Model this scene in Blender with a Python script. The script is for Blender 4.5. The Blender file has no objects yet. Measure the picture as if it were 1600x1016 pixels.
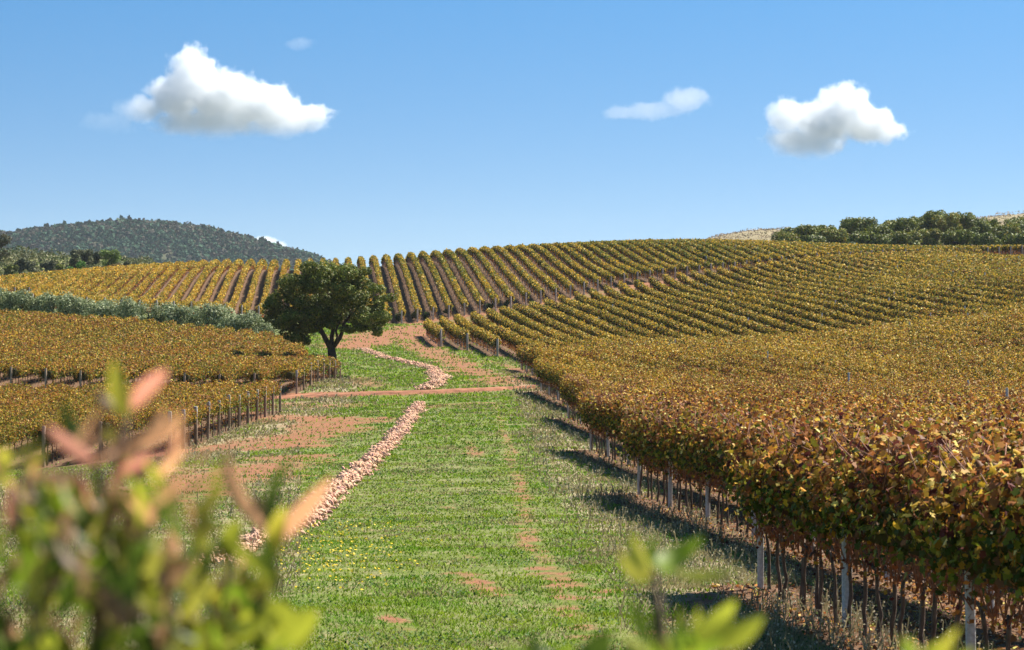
import bpy, math, random
import numpy as np
from mathutils import Vector

# ------------------------------------------------------------------ camera, sky, sun, exposure
S = bpy.context.scene
COL = S.collection
R = math.radians
rng = np.random.default_rng(7)
random.seed(7)
F = 3800.0            # focal length in photo pixels (1600 wide)
ZC = 5.0              # camera height above the valley datum

cam_d = bpy.data.cameras.new('camera')
cam = bpy.data.objects.new('camera', cam_d)
COL.objects.link(cam)
cam.location = (0, 0, ZC)
cam.rotation_euler = (R(90), 0, 0)
cam_d.sensor_width = 36.0
cam_d.lens = F / 1600 * 36
cam_d.clip_start = 0.1
cam_d.clip_end = 20000
cam_d.dof.use_dof = True
cam_d.dof.focus_distance = 70.0
cam_d.dof.aperture_fstop = 6.9
S.camera = cam

SUN_EL, SUN_AZ = 48.0, 42.0           # azimuth counted from +X (right) towards +Y (away)
wd = bpy.data.worlds.new('World')
S.world = wd
wd.use_nodes = True
wn, wl = wd.node_tree.nodes, wd.node_tree.links
sky = wn.new('ShaderNodeTexSky')
sky.sky_type = 'NISHITA'
sky.sun_disc = False
sky.sun_elevation = R(SUN_EL)
sky.sun_rotation = R(90 - SUN_AZ)
sky.altitude = 300
sky.air_density = 1.0
sky.dust_density = 0.2
sky.ozone_density = 3.0
hs = wn.new('ShaderNodeHueSaturation')
hs.inputs['Saturation'].default_value = 1.15
hs.inputs['Value'].default_value = 1.0
wtc = wn.new('ShaderNodeTexCoord'); wmp = wn.new('ShaderNodeMapping')     # look up the sky a little higher: deep clear blue down to the skyline
wmp.inputs['Scale'].default_value = (1, 1, 3.3); wmp.inputs['Location'].default_value = (0, 0, 0.10)
wl.new(wtc.outputs['Generated'], wmp.inputs[0]); wl.new(wmp.outputs[0], sky.inputs[0])
wl.new(sky.outputs[0], hs.inputs['Color'])
wmx = wn.new('ShaderNodeMix'); wmx.data_type = 'RGBA'; wmx.blend_type = 'MULTIPLY'; wmx.inputs[0].default_value = 1.0
wsp = wn.new('ShaderNodeSeparateXYZ'); wl.new(wtc.outputs['Generated'], wsp.inputs[0])          # clear autumn air: paler near the skyline, deeper blue above
wmr = wn.new('ShaderNodeMapRange'); wmr.inputs[1].default_value = .03; wmr.inputs[2].default_value = .14; wl.new(wsp.outputs[2], wmr.inputs[0])
wtn = wn.new('ShaderNodeMix'); wtn.data_type = 'RGBA'; wtn.inputs[6].default_value = (1.36, 1.09, .855, 1); wtn.inputs[7].default_value = (.93, 1.25, 1.15, 1)
wl.new(wmr.outputs[0], wtn.inputs[0]); wl.new(wtn.outputs[2], wmx.inputs[7])
wl.new(hs.outputs[0], wmx.inputs[6]); wl.new(wmx.outputs[2], wn['Background'].inputs[0])
wn['Background'].inputs[1].default_value = 0.063

sun_d = bpy.data.lights.new('sun', 'SUN')
sun_d.energy = 5.0
sun_d.angle = R(0.5)
sun_d.color = (1.0, 0.94, 0.85)
sun = bpy.data.objects.new('sun', sun_d)
COL.objects.link(sun)
sv = Vector((math.cos(R(SUN_EL)) * math.cos(R(SUN_AZ)), math.cos(R(SUN_EL)) * math.sin(R(SUN_AZ)), math.sin(R(SUN_EL))))
sun.rotation_euler = sv.to_track_quat('Z', 'Y').to_euler()
sun.location = (0, 0, 200)

S.view_settings.view_transform = 'Standard'
S.view_settings.look = 'None'
S.view_settings.exposure = 1.35
S.view_settings.gamma = 1.0
S.render.engine = 'CYCLES'
S.cycles.max_bounces = 8
S.cycles.diffuse_bounces = 1
S.cycles.transmission_bounces = 4
S.cycles.volume_bounces = 8
S.cycles.volume_max_steps = 256
S.cycles.use_denoising = True
S.cycles.caustics_reflective = False
S.cycles.caustics_refractive = False

# ------------------------------------------------------------------ helpers
def tag(o, label=None, cat=None, group=None, kind=None):
    if label: o['label'] = label
    if cat: o['category'] = cat
    if group: o['group'] = group
    if kind: o['kind'] = kind
    return o

def link(name, data, parent=None):
    o = bpy.data.objects.new(name, data)
    COL.objects.link(o)
    if parent: o.parent = parent
    return o

def empty(name, loc, label, cat, group=None):
    o = bpy.data.objects.new(name, None)
    COL.objects.link(o)
    o.location = loc
    o.empty_display_size = 0.2
    return tag(o, label, cat, group)

def mesh_np(name, V, polys, mat, fcol=None, smooth=False):
    """V (n,3); polys: list of int arrays (m,k); fcol: (total faces,3) colours of the things themselves."""
    me = bpy.data.meshes.new(name)
    V = np.asarray(V, np.float32)
    polys = [np.asarray(p, np.int32) for p in polys if len(p)]
    nl = sum(p.size for p in polys); nf = sum(len(p) for p in polys)
    me.vertices.add(len(V)); me.vertices.foreach_set('co', V.ravel())
    me.loops.add(nl); me.loops.foreach_set('vertex_index', np.concatenate([p.ravel() for p in polys]))
    me.polygons.add(nf)
    tot = np.concatenate([np.full(len(p), p.shape[1], np.int32) for p in polys])
    st = np.concatenate([[0], np.cumsum(tot)[:-1]]).astype(np.int32)
    me.polygons.foreach_set('loop_start', st)
    if smooth:
        me.polygons.foreach_set('use_smooth', np.ones(nf, bool))
    me.update(calc_edges=True)
    if fcol is not None:
        a = me.attributes.new('col', 'FLOAT_COLOR', 'FACE')
        c = np.ones((nf, 4), np.float32); c[:, :3] = fcol
        a.data.foreach_set('color', c.ravel())
    if mat: me.materials.append(mat)
    return me

def unit(v):
    return v / np.maximum(np.linalg.norm(v, axis=-1, keepdims=True), 1e-9)

class Buf:
    """collects faces of several sizes and colours into one mesh"""
    def __init__(s): s.V = []; s.P = {}; s.C = {}; s.n = 0
    def add(s, V, P, C):
        V = np.asarray(V, float); P = np.asarray(P, np.int64)
        if len(P) == 0: return
        k = P.shape[1]
        C = np.broadcast_to(np.asarray(C, float), (len(P), 3))
        s.V.append(V); s.P.setdefault(k, []).append(P + s.n); s.C.setdefault(k, []).append(C)
        s.n += len(V)
    def mesh(s, name, mat, smooth=False, off=None):
        V = np.concatenate(s.V)
        if off is not None: V = V - np.asarray(off, float)
        ks = sorted(s.P)
        return mesh_np(name, V, [np.concatenate(s.P[k]) for k in ks], mat, np.concatenate([np.concatenate(s.C[k]) for k in ks]), smooth)

def frames(n):
    n = unit(n)
    r = unit(rng.normal(size=n.shape))
    t = unit(np.cross(n, r)); b = np.cross(n, t)
    return n, t, b

def leaf_quads(buf, c, n, size, col, aspect=0.75):
    """simple diamond leaf clumps (far)"""
    m = len(c)
    if m == 0: return
    n, t, b = frames(n)
    s = np.broadcast_to(np.asarray(size, float), (m,))[:, None] * 0.5
    V = np.stack([c - t * s, c + b * s * aspect - n * s * .15, c + t * s, c - b * s * aspect - n * s * .15], 1).reshape(-1, 3)
    buf.add(V, np.arange(m * 4).reshape(m, 4), col)

LEAF_T = np.array([-.5, -.40, -.12, .10, .5, .10, -.12, -.40])
LEAF_B = np.array([0, .46, .26, .50, 0, -.50, -.26, -.46])
def leaf_lobed(buf, c, n, size, col, down=0.5):
    """folded five-pointed vine leaf of two quads (near)"""
    m = len(c)
    if m == 0: return
    n = unit(n)
    t = unit(rng.normal(size=(m, 3)) + np.array([0, 0, -down]))
    t = unit(t - n * np.sum(n * t, 1, keepdims=True)); b = np.cross(n, t)
    s = np.broadcast_to(np.asarray(size, float), (m,))[:, None, None]
    lt = LEAF_T[None, :, None] + rng.normal(0, .05, (m, 8, 1)); lb = LEAF_B[None, :, None] * rng.uniform(.75, 1.1, (m, 1, 1))
    fold = rng.uniform(-.15, .9, (m, 1, 1))
    V = c[:, None, :] + s * (lt * t[:, None] + lb * b[:, None] - np.abs(lb) * fold * n[:, None] - (lt > .3) * .12 * n[:, None])
    base = np.arange(m)[:, None] * 8
    q = np.concatenate([base + np.array([[0, 1, 2, 3, 4]]), base + np.array([[0, 4, 5, 6, 7]])])
    buf.add(V.reshape(-1, 3), q, np.concatenate([np.broadcast_to(col, (m, 3))] * 2))

def tube(buf, pts, rad, col, seg=6):
    pts = np.asarray(pts, float); n = len(pts)
    rad = np.broadcast_to(np.asarray(rad, float), (n,))
    d = unit(np.gradient(pts, axis=0))
    up = np.tile(np.array([[0.31, 0.95, 0.05]]), (n, 1))
    a = unit(np.cross(d, up)); b = np.cross(d, a)
    th = np.linspace(0, 2 * np.pi, seg, endpoint=False)
    ring = pts[:, None] + rad[:, None, None] * (np.cos(th)[None, :, None] * a[:, None] + np.sin(th)[None, :, None] * b[:, None])
    V = np.concatenate([ring.reshape(-1, 3), pts[:1], pts[-1:]])
    i = np.arange(n - 1)[:, None] * seg; j = np.arange(seg)[None]; k = (j + 1) % seg
    Q = np.stack([i + j, i + k, i + seg + k, i + seg + j], -1).reshape(-1, 4)
    buf.add(V, Q, col)
    jj = np.arange(seg); kk = (jj + 1) % seg; L = (n - 1) * seg
    T = np.concatenate([np.stack([np.full(seg, n * seg), kk, jj], -1), np.stack([np.full(seg, n * seg + 1), L + jj, L + kk], -1)])
    buf.V.append(np.zeros((0, 3)))
    buf.P.setdefault(3, []).append(T + buf.n - len(V)); buf.C.setdefault(3, []).append(np.broadcast_to(np.asarray(col, float), (len(T), 3)))

def noise1(x, seed, scales=((1.7, 1), (4.1, .6), (9.3, .35))):
    r = np.random.default_rng(seed); o = np.zeros_like(np.asarray(x, float)); w = 0
    for f, a in scales:
        for _ in range(2):
            o = o + a * np.sin(np.asarray(x) * f * r.uniform(.7, 1.3) + r.uniform(0, 6.28)); w += a
    return o / w * 1.6

def noise2(x, y, scale, seed):
    """smooth value noise, -1..1"""
    r = np.random.default_rng(seed); T = r.uniform(-1, 1, (256, 256))
    x = np.asarray(x, float) / scale; y = np.asarray(y, float) / scale
    xi = np.floor(x).astype(int); yi = np.floor(y).astype(int)
    fx = x - xi; fy = y - yi; fx = fx * fx * (3 - 2 * fx); fy = fy * fy * (3 - 2 * fy)
    g = lambda a, b: T[a % 256, b % 256]
    return (g(xi, yi) * (1 - fx) + g(xi + 1, yi) * fx) * (1 - fy) + (g(xi, yi + 1) * (1 - fx) + g(xi + 1, yi + 1) * fx) * fy

def sstep(a, b, x):
    t = np.clip((np.asarray(x, float) - a) / (b - a), 0, 1); return t * t * (3 - 2 * t)

ORD = ['', 'first', 'second', 'third', 'fourth', 'fifth', 'sixth', 'seventh', 'eighth', 'ninth', 'tenth', 'eleventh', 'twelfth', 'thirteenth',
       'fourteenth', 'fifteenth', 'sixteenth', 'seventeenth', 'eighteenth', 'nineteenth', 'twentieth']
TENS = {2: 'twenty', 3: 'thirty', 4: 'forty', 5: 'fifty', 6: 'sixty', 7: 'seventy'}
def ordn(k):
    if k <= 20: return ORD[k]
    t, u = divmod(k, 10)
    return TENS[t] + '-' + ORD[u] if u else {3: 'thirtieth', 4: 'fortieth', 5: 'fiftieth', 6: 'sixtieth', 7: 'seventieth'}[t]

# ------------------------------------------------------------------ terrain: heights surveyed at points, smooth surface through them
def W(px, py, d): return ((px - 800) / F * d, d, (508 - py) / F * d)
VT = 1.9   # vine height
cp = []
def g(px, py, d, dz=0.0): x, y, z = W(px, py, d); cp.append((x, y, z + dz))
for x in (-6, 0, 6): cp.append((x, 0, -1.75)); cp.append((x, 5, -1.8))
for x in (-8, 0, 8): cp.append((x, 13, -3.25)); cp.append((x, -30, -1.6))
for a in ((1185, 922, 33), (1000, 777, 60), (920, 708, 88), (887, 655, 118), (845, 611, 155), (700, 1016, 26), (100, 1016, 26), (1500, 1016, 25.5),
          (650, 614, 158), (440, 622, 160), (434, 645, 135), (265, 708, 98), (41, 735, 97), (474, 616, 162), (525, 596, 196), (519, 588, 206)): g(*a)
# left blocks
for a in ((0, 566, 165, -1.65), (0, 592, 148, -1.65), (0, 487, 268, -1.65), (200, 500, 262, -1.65), (420, 521, 250, -1.65), (250, 545, 205, -1.65), (0, 525, 212, -1.65)): g(*a)
# stone line / track
for a in ((563, 546, 262), (690, 590, 186), (640, 508, 345), (560, 530, 290)): g(*a)
# hill block
for a in ((365, 497, 345), (610, 507, 360), (700, 497, 361), (800, 482, 363), (885, 467, 367), (1000, 443, 380), (1121, 430, 397), (1211, 420, 408), (1300, 412, 417),
          (1388, 407, 428), (1600, 400, 440)): g(*a)
for a in ((0, 433, 490), (100, 424, 490), (200, 417, 490), (300, 411, 488), (400, 407, 480), (560, 403, 458), (700, 391, 460), (850, 383, 470), (1000, 377, 480), (1100, 377, 488),
          (1200, 379, 492), (1300, 384, 492), (1450, 389, 480), (1600, 396, 470)): g(*a, -VT)
g(60, 452, 400, -VT)
g(150, 470, 370, -1.5)
# right block
for a in ((1020, 450, 355), (1300, 403, 395), (800, 483, 325), (672, 500, 300), (1250, 524, 249), (1600, 440, 290), (1600, 488, 227), (1600, 542, 171), (1600, 622, 93), (1600, 770, 20.8),
          (1160, 425, 375), (1250, 600, 120), (1600, 398, 420)): g(*a, -VT)
for a in ((689, 546, 261), (730, 555, 250), (777, 564, 237), (814, 582, 211)): g(*a)
# beyond the ridge
for a in ((700, 420, 560), (500, 425, 560), (850, 412, 570), (1000, 400, 580), (60, 402, 560), (150, 409, 560), (240, 416, 560), (60, 405, 600), (150, 413, 600), (240, 420, 600), (-60, 400, 560), (350, 425, 570), (1150, 364, 570), (1215, 359, 575), (1400, 368, 585), (1560, 338, 600), (1620, 333, 600), (1300, 385, 520), (1450, 390, 515), (1600, 391, 520)): g(*a)
for px_, py_, d_ in ((250, 414, 489), (300, 411, 488), (400, 407, 480), (480, 405, 466), (560, 403, 458), (700, 391, 460), (850, 383, 470), (1000, 377, 480)):
    x_, y_, z_ = W(px_, py_, d_); cp.append((x_ * 1.045, d_ + 22, z_ - VT - .9)); cp.append((x_ * 1.09, d_ + 46, z_ - VT - 3.2))
cp.append((-130, 490, 6)); cp.append((-90, 300, 4)); cp.append((-60, 160, -2)); cp.append((140, 440, 15)); cp.append((110, 290, 8)); cp.append((70, 170, 0)); cp.append((-20, 40, -4.2)); cp.append((25, 40, -3.9)); cp.append((-28, 80, -5))
cp = np.array(cp)
LS = 100.0
def _k(r2): return np.where(r2 > 0, 0.5 * r2 * np.log(np.maximum(r2, 1e-12)), 0.0)
A_ = cp[:, :2] / LS
Kn = len(A_)
M_ = np.zeros((Kn + 3, Kn + 3))
d2 = ((A_[:, None] - A_[None]) ** 2).sum(-1)
M_[:Kn, :Kn] = _k(d2) + np.eye(Kn) * 2e-5
M_[:Kn, Kn] = 1; M_[:Kn, Kn + 1:] = A_; M_[Kn:, :Kn] = M_[:Kn, Kn:].T
SOL = np.linalg.solve(M_, np.concatenate([cp[:, 2], np.zeros(3)]))
RDG = [(250, 414, 489), (300, 411, 488), (400, 407, 480), (480, 405, 466), (560, 403, 458), (700, 391, 460), (850, 383, 470), (1000, 377, 480), (1100, 377, 488)]
RDG_P = [a for a, _, _ in RDG]; RDG_D = [d for _, _, d in RDG]; RDG_Z = [(508 - q) / F * d - VT for _, q, d in RDG]
def H(x, y):
    """ground height in the world"""
    x = np.asarray(x, float); y = np.asarray(y, float)
    x, y = np.broadcast_arrays(x, y); sh = x.shape
    p = np.stack([np.clip(x, -260, 260).ravel(), np.clip(y, -40, 600).ravel()], -1) / LS
    out = np.empty(len(p))
    for i in range(0, len(p), 20000):
        q = p[i:i + 20000]
        r2 = ((q[:, None] - A_[None]) ** 2).sum(-1)
        out[i:i + 20000] = _k(r2) @ SOL[:Kn] + SOL[Kn] + q @ SOL[Kn + 1:]
    out = out.reshape(sh)
    px = 800 + F * x / np.maximum(y, 1.0)                       # the slope falls away behind the ridge of the far vineyard
    rd = np.interp(px, RDG_P, RDG_D); w = sstep(232, 275, px) * (1 - sstep(1030, 1110, px)) * sstep(2, 26, y - rd)
    out = out * (1 - w) + np.minimum(out, np.interp(px, RDG_P, RDG_Z) - .06 * np.maximum(y - rd, 0)) * w
    far = sstep(640, 900, y)
    out = np.clip(out, -6.5, 45)
    out = out * (1 - far) + (-12) * far
    out = out + noise2(x, y, 2.7, 3) * .035 + noise2(x, y, 0.9, 5) * .018
    return out + ZC

def ground(px, py, d0=10, d1=640):
    """point of the ground seen along a pixel's ray (used to survey the plan of the place)"""
    ds = np.geomspace(d0, d1, 700)
    z = ZC + (508 - py) / F * ds; h = H((px - 800) / F * ds, ds)
    i = np.argmax(h > z)
    if h[i] <= z[i]: i = len(ds) - 1
    d = ds[i]
    return np.array([(px - 800) / F * d, d])

def seg_dist(x, y, pts):
    best = np.full(np.shape(x), 1e9)
    for (ax, ay), (bx, by) in zip(pts[:-1], pts[1:]):
        dx, dy = bx - ax, by - ay; L = dx * dx + dy * dy + 1e-9
        t = np.clip(((x - ax) * dx + (y - ay) * dy) / L, 0, 1)
        best = np.minimum(best, np.hypot(x - ax - t * dx, y - ay - t * dy))
    return best

def surv(*pp): return [tuple(ground(a, b)) for a, b in pp]

EDGE_FAR_D = [(640, 296), (672, 300), (760, 322), (800, 342), (880, 354), (960, 365), (1020, 370), (1160, 389), (1300, 410), (1460, 430), (1700, 448)]
EDGE_HILL_D = [(-100, 318), (0, 330), (365, 345), (610, 360), (700, 361), (800, 363), (885, 367), (1000, 380), (1121, 397), (1211, 408), (1300, 417), (1388, 428), (1700, 445)]
CROSS = surv((300, 632), (440, 621), (560, 617), (650, 614), (740, 611), (836, 606))
TRACK = surv((668, 512), (640, 524), (660, 545), (705, 565), (760, 588), (800, 601))
TRACK_W = surv((545, 545), (590, 528), (640, 518), (690, 508))
DIAG = [W(px, 0, d)[:2] for px, d in ((668, 322), (800, 343), (880, 352), (960, 359), (1060, 372), (1160, 388), (1260, 403), (1330, 412))]
STONES_NEAR = surv((655, 631), (640, 655), (612, 690), (585, 715), (545, 750), (505, 785), (470, 822), (410, 845), (330, 890))
STONES_FAR = surv((566, 547), (600, 560), (650, 571), (676, 578), (690, 590), (680, 602), (665, 610))
RED = [(surv((775, 632), (790, 690), (812, 770), (828, 850), (870, 920), (930, 1005)), .34), (surv((300, 705), (420, 690), (560, 655)), 4.0), (surv((250, 770), (380, 740), (450, 715)), 3.6), (surv((440, 650), (520, 668), (430, 700)), 3.0), (surv((440, 632), (540, 636)), 4.5), (surv((430, 690), (500, 680)), 1.2), (surv((290, 735), (340, 745), (330, 775)), 1.3), (surv((790, 680), (805, 710)), .22), (surv((812, 745), (822, 782)), .3),
       (surv((818, 835), (832, 862)), .28), (surv((850, 885), (890, 915), (960, 925)), .42), (surv((730, 870), (745, 872)), .25), (surv((690, 793), (700, 795)), .3), (surv((590, 825), (690, 822)), .12),
       (surv((640, 640), (700, 632), (760, 630)), 1.6), (surv((560, 590), (580, 605)), 2.5), (surv((720, 895), (780, 930)), .5), (surv((735, 690), (745, 715)), .5), (surv((600, 960), (640, 985)), .3),
       (surv((330, 625), (420, 660)), 1.5), (surv((200, 800), (340, 770)), 1.2), (surv((860, 590), (800, 575), (760, 565)), 1.5), (surv((1060, 990), (1100, 930)), .6)]
def soil_mask(x, y):
    m = np.zeros(np.shape(x))
    def put(line, w, s=1.0):
        nonlocal m
        d = seg_dist(x, y, line) + noise2(x, y, w * 1.3 + .2, 31) * w * .45 + noise2(x, y, w * .5 + .1, 33) * w * .3
        m = np.maximum(m, s * (1 - sstep(w * .15, w * 1.7, d)))
    put(CROSS, 2.4); put(TRACK, 2.6, .85); put(TRACK_W, 4.5, .95); put(DIAG, 6.5, 1.0)
    for j, (l, w) in enumerate(RED): put(l, w * .62, .5 if j == 0 else .85 if j < 4 else .66)
    px = 800 + F * x / np.maximum(y, 1)
    a = np.interp(px, [p for p, _ in EDGE_FAR_D], [d for _, d in EDGE_FAR_D]); b = np.interp(px, [p for p, _ in EDGE_HILL_D], [d for _, d in EDGE_HILL_D])
    m = np.maximum(m, ((y > a) & (y < b + 1) & (px > 630) & (px < 1420)) * (.75 + .3 * noise2(x, y, 5, 35)))
    return m

# vineyard plan --------------------------------------------------------------
T_R, SP_R = 0.085, 2.2
def u_right(k): return 6.15 + SP_R * min(k, 6) + 2.55 * max(k - 6, 0)
def y_at(u, px, t=T_R): return u / (t + (px - 800) / F)      # where a row of offset u crosses a pixel column
def interp(x, tab): return float(np.interp(x, [a for a, _ in tab], [b for _, b in tab]))
RIDGE_D = [(-100, 496), (300, 496), (400, 490), (560, 468), (700, 470), (850, 480), (1000, 490), (1200, 500), (1450, 490), (1600, 480), (1700, 478)]
ROWS = []   # (block, u, t, y_near, y_far)
def solve_px(u, t, tab):
    y = 350.0
    for _ in range(40):
        px = 800 + F * (u - t * y) / y
        y = .5 * y + .5 * interp(px, tab)
    return y
k = 0
right_rows = []
lower_far = {0: 33, 1: 61, 2: 90, 3: 118, 4: y_at(14.95, 845), 5: y_at(17.15, 832), 6: y_at(19.35, 814)}
upper_near = {4: y_at(14.95, 689), 5: y_at(17.15, 730), 6: y_at(19.35, 777)}
for k in range(0, 46):
    u = u_right(k)
    yn = max(y_at(u, 1680), 14)
    yf = solve_px(u, T_R, EDGE_FAR_D)
    px_far = 800 + F * (u - T_R * yf) / yf
    if px_far > 1640: break
    if k in lower_far:
        right_rows.append((k, 'lower', u, yn, lower_far[k]))
        if k in upper_near: right_rows.append((k, 'upper', u, upper_near[k], yf))
    else:
        right_rows.append((k, 'full', u, yn, yf))
T_H, SP_H = 0.079, 2.34
hill_rows = []
u0 = (519 - 800) / F * 355 + T_H * 355
for k in range(-44, 60):
    u = u0 + SP_H * (k + .5)
    yn = solve_px(u, T_H, EDGE_HILL_D); yf = solve_px(u, T_H, RIDGE_D)
    pn = 800 + F * (u - T_H * yn) / yn; pf = 800 + F * (u - T_H * yf) / yf
    if min(pn, pf) > 1625 or max(pn, pf) < -25: continue
    if yf - yn < 12: continue
    if pn < -60: yn = max(yn, yf - 90)
    hill_rows.append((k, u, yn, yf + 4))
T_L, SP_L = -0.012, 2.3
left_rows = []
for k in range(0, 9):
    u = -16.4 - SP_L * k      # x = u - t*y
    left_rows.append((k, 'near', u, 98, 136))
for k in range(0, 22):
    u = -16.7 - SP_L * k
    yf = interp(800 + F * (u + .012 * 255) / 255, [(0, 272), (200, 265), (420, 252), (480, 246), (505, 232), (545, 205)])
    if k == 0: yf = 196
    yn = max(161 , abs(u) / (.2105 + .03))
    if yf - yn > 10: left_rows.append((k, 'far', u, yn, yf))

def vine_mask(x, y):
    """1 inside a vineyard block (bare, littered soil between the rows)"""
    m = np.zeros(np.shape(x))
    u = x + T_R * y
    uk = np.where(u < 19.35, (u - 6.15) / SP_R, 6 + (u - 19.35) / 2.55)
    k = np.clip(np.round(uk), 0, 45).astype(int)
    lo = np.zeros(46); hi = np.full(46, -1.0); lo2 = np.zeros(46); hi2 = np.full(46, -1.0)
    for kk, part, _, a, b in right_rows:
        if part == 'upper': lo2[kk], hi2[kk] = a, b
        else: lo[kk], hi[kk] = a - 20, b
    inside = (uk > -.3) & (((y > lo[k]) & (y < hi[k] + .5)) | ((y > lo2[k]) & (y < hi2[k])))
    m = np.where(inside, 1.0, m)
    return m
def hill_mask(x, y):
    px = 800 + F * x / np.maximum(y, 1)
    a = np.interp(px, [p for p, _ in EDGE_HILL_D], [d for _, d in EDGE_HILL_D]); b = np.interp(px, [p for p, _ in RIDGE_D], [d for _, d in RIDGE_D])
    a2 = np.interp(px, [p for p, _ in EDGE_FAR_D], [d for _, d in EDGE_FAR_D])
    a = np.where(px > 1380, np.minimum(a, a2) - 3, a)
    return ((y > a - 1) & (y < b + 8)).astype(float)
def left_mask(x, y):
    return (((x < -13.6 + (y - 98) * .02) & (y > 95) & (y < 138)) | ((x < -14.2 - np.maximum(y - 196, 0) * .15) & (y > 159.5) & (y < 262 - (x + 55) * .3) & (y < 275))).astype(float)

# ------------------------------------------------------------------ materials
def nodes(name):
    m = bpy.data.materials.new(name); m.use_nodes = True
    return m, m.node_tree.nodes, m.node_tree.links
def leaf_material(name, trans=0.35, rough=0.55, spec=0.25, sat=1.0):
    m, n, l = nodes(name)
    bs = n['Principled BSDF']; out = n['Material Output']
    at = n.new('ShaderNodeAttribute'); at.attribute_name = 'col'
    l.new(at.outputs['Color'], bs.inputs['Base Color'])
    bs.inputs['Roughness'].default_value = rough
    bs.inputs['Specular IOR Level'].default_value = spec
    tr = n.new('ShaderNodeBsdfTranslucent'); mx = n.new('ShaderNodeMixShader')
    l.new(at.outputs['Color'], tr.inputs['Color'])
    mx.inputs[0].default_value = trans
    l.new(bs.outputs[0], mx.inputs[1]); l.new(tr.outputs[0], mx.inputs[2]); l.new(mx.outputs[0], out.inputs[0])
    return m
def noise_material(name, c1, c2, scale=8.0, rough=.85, bump=.4, detail=6.0, stretch=(1, 1, 1), rand=0.0):
    m, n, l = nodes(name)
    bs = n['Principled BSDF']
    tc = n.new('ShaderNodeTexCoord'); mp = n.new('ShaderNodeMapping'); mp.inputs['Scale'].default_value = stretch
    nz = n.new('ShaderNodeTexNoise'); nz.inputs['Scale'].default_value = scale; nz.inputs['Detail'].default_value = detail
    cr = n.new('ShaderNodeValToRGB'); cr.color_ramp.elements[0].position = .3; cr.color_ramp.elements[1].position = .7
    cr.color_ramp.elements[0].color = (*c1, 1); cr.color_ramp.elements[1].color = (*c2, 1)
    l.new(tc.outputs['Object'], mp.inputs[0]); l.new(mp.outputs[0], nz.inputs[0]); l.new(nz.outputs[0], cr.inputs[0])
    if rand:
        oi = n.new('ShaderNodeObjectInfo'); hv = n.new('ShaderNodeHueSaturation')
        mr = n.new('ShaderNodeMapRange'); mr.inputs[3].default_value = 1 - rand; mr.inputs[4].default_value = 1 + rand
        l.new(oi.outputs['Random'], mr.inputs[0]); l.new(mr.outputs[0], hv.inputs['Value']); l.new(cr.outputs[0], hv.inputs['Color'])
        l.new(hv.outputs[0], bs.inputs['Base Color'])
    else:
        l.new(cr.outputs[0], bs.inputs['Base Color'])
    bp = n.new('ShaderNodeBump'); bp.inputs['Strength'].default_value = bump; bp.inputs['Distance'].default_value = .02
    l.new(nz.outputs[0], bp.inputs['Height']); l.new(bp.outputs[0], bs.inputs['Normal'])
    bs.inputs['Roughness'].default_value = rough; bs.inputs['Specular IOR Level'].default_value = .2
    return m
M_VINE = leaf_material('vine_leaf', .26, .55, .06)
M_TREE = leaf_material('tree_leaf', .22, .6, .2)
M_GRASS = leaf_material('grass_blade', .3, .6, .15)
M_FOREST = leaf_material('forest_leaf', .1, .8, .05)
M_BUSH = leaf_material('shrub_leaf', .5, .5, .25)
M_COL = leaf_material('matte_coloured', .0, .9, .1)
M_BARK = noise_material('bark', (.025, .019, .015), (.075, .056, .042), 14, .9, 1.0, stretch=(1, 1, .25))
M_VBARK = noise_material('vine_bark', (.06, .04, .028), (.17, .12, .085), 30, .9, 1.0, stretch=(1, 1, .2))
M_CONC = noise_material('concrete_post', (.36, .34, .31), (.60, .58, .54), 22, .85, .4)
M_WOOD = noise_material('wood_post', (.13, .09, .06), (.28, .20, .135), 20, .85, .7, stretch=(1, 1, .12), rand=.25)
M_TAG = noise_material('white_cap', (.22, .2, .18), (.42, .40, .37), 20, .7, .2)
M_STONE = noise_material('stone', (.44, .235, .145), (.74, .48, .33), 9, .9, .8, rand=.22)
M_CANE = noise_material('cane', (.16, .06, .035), (.34, .15, .08), 20, .7, .5)
M_SOIL = noise_material('road_soil', (.14, .052, .026), (.36, .155, .078), 1.6, .95, 1.0, 12)

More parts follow.
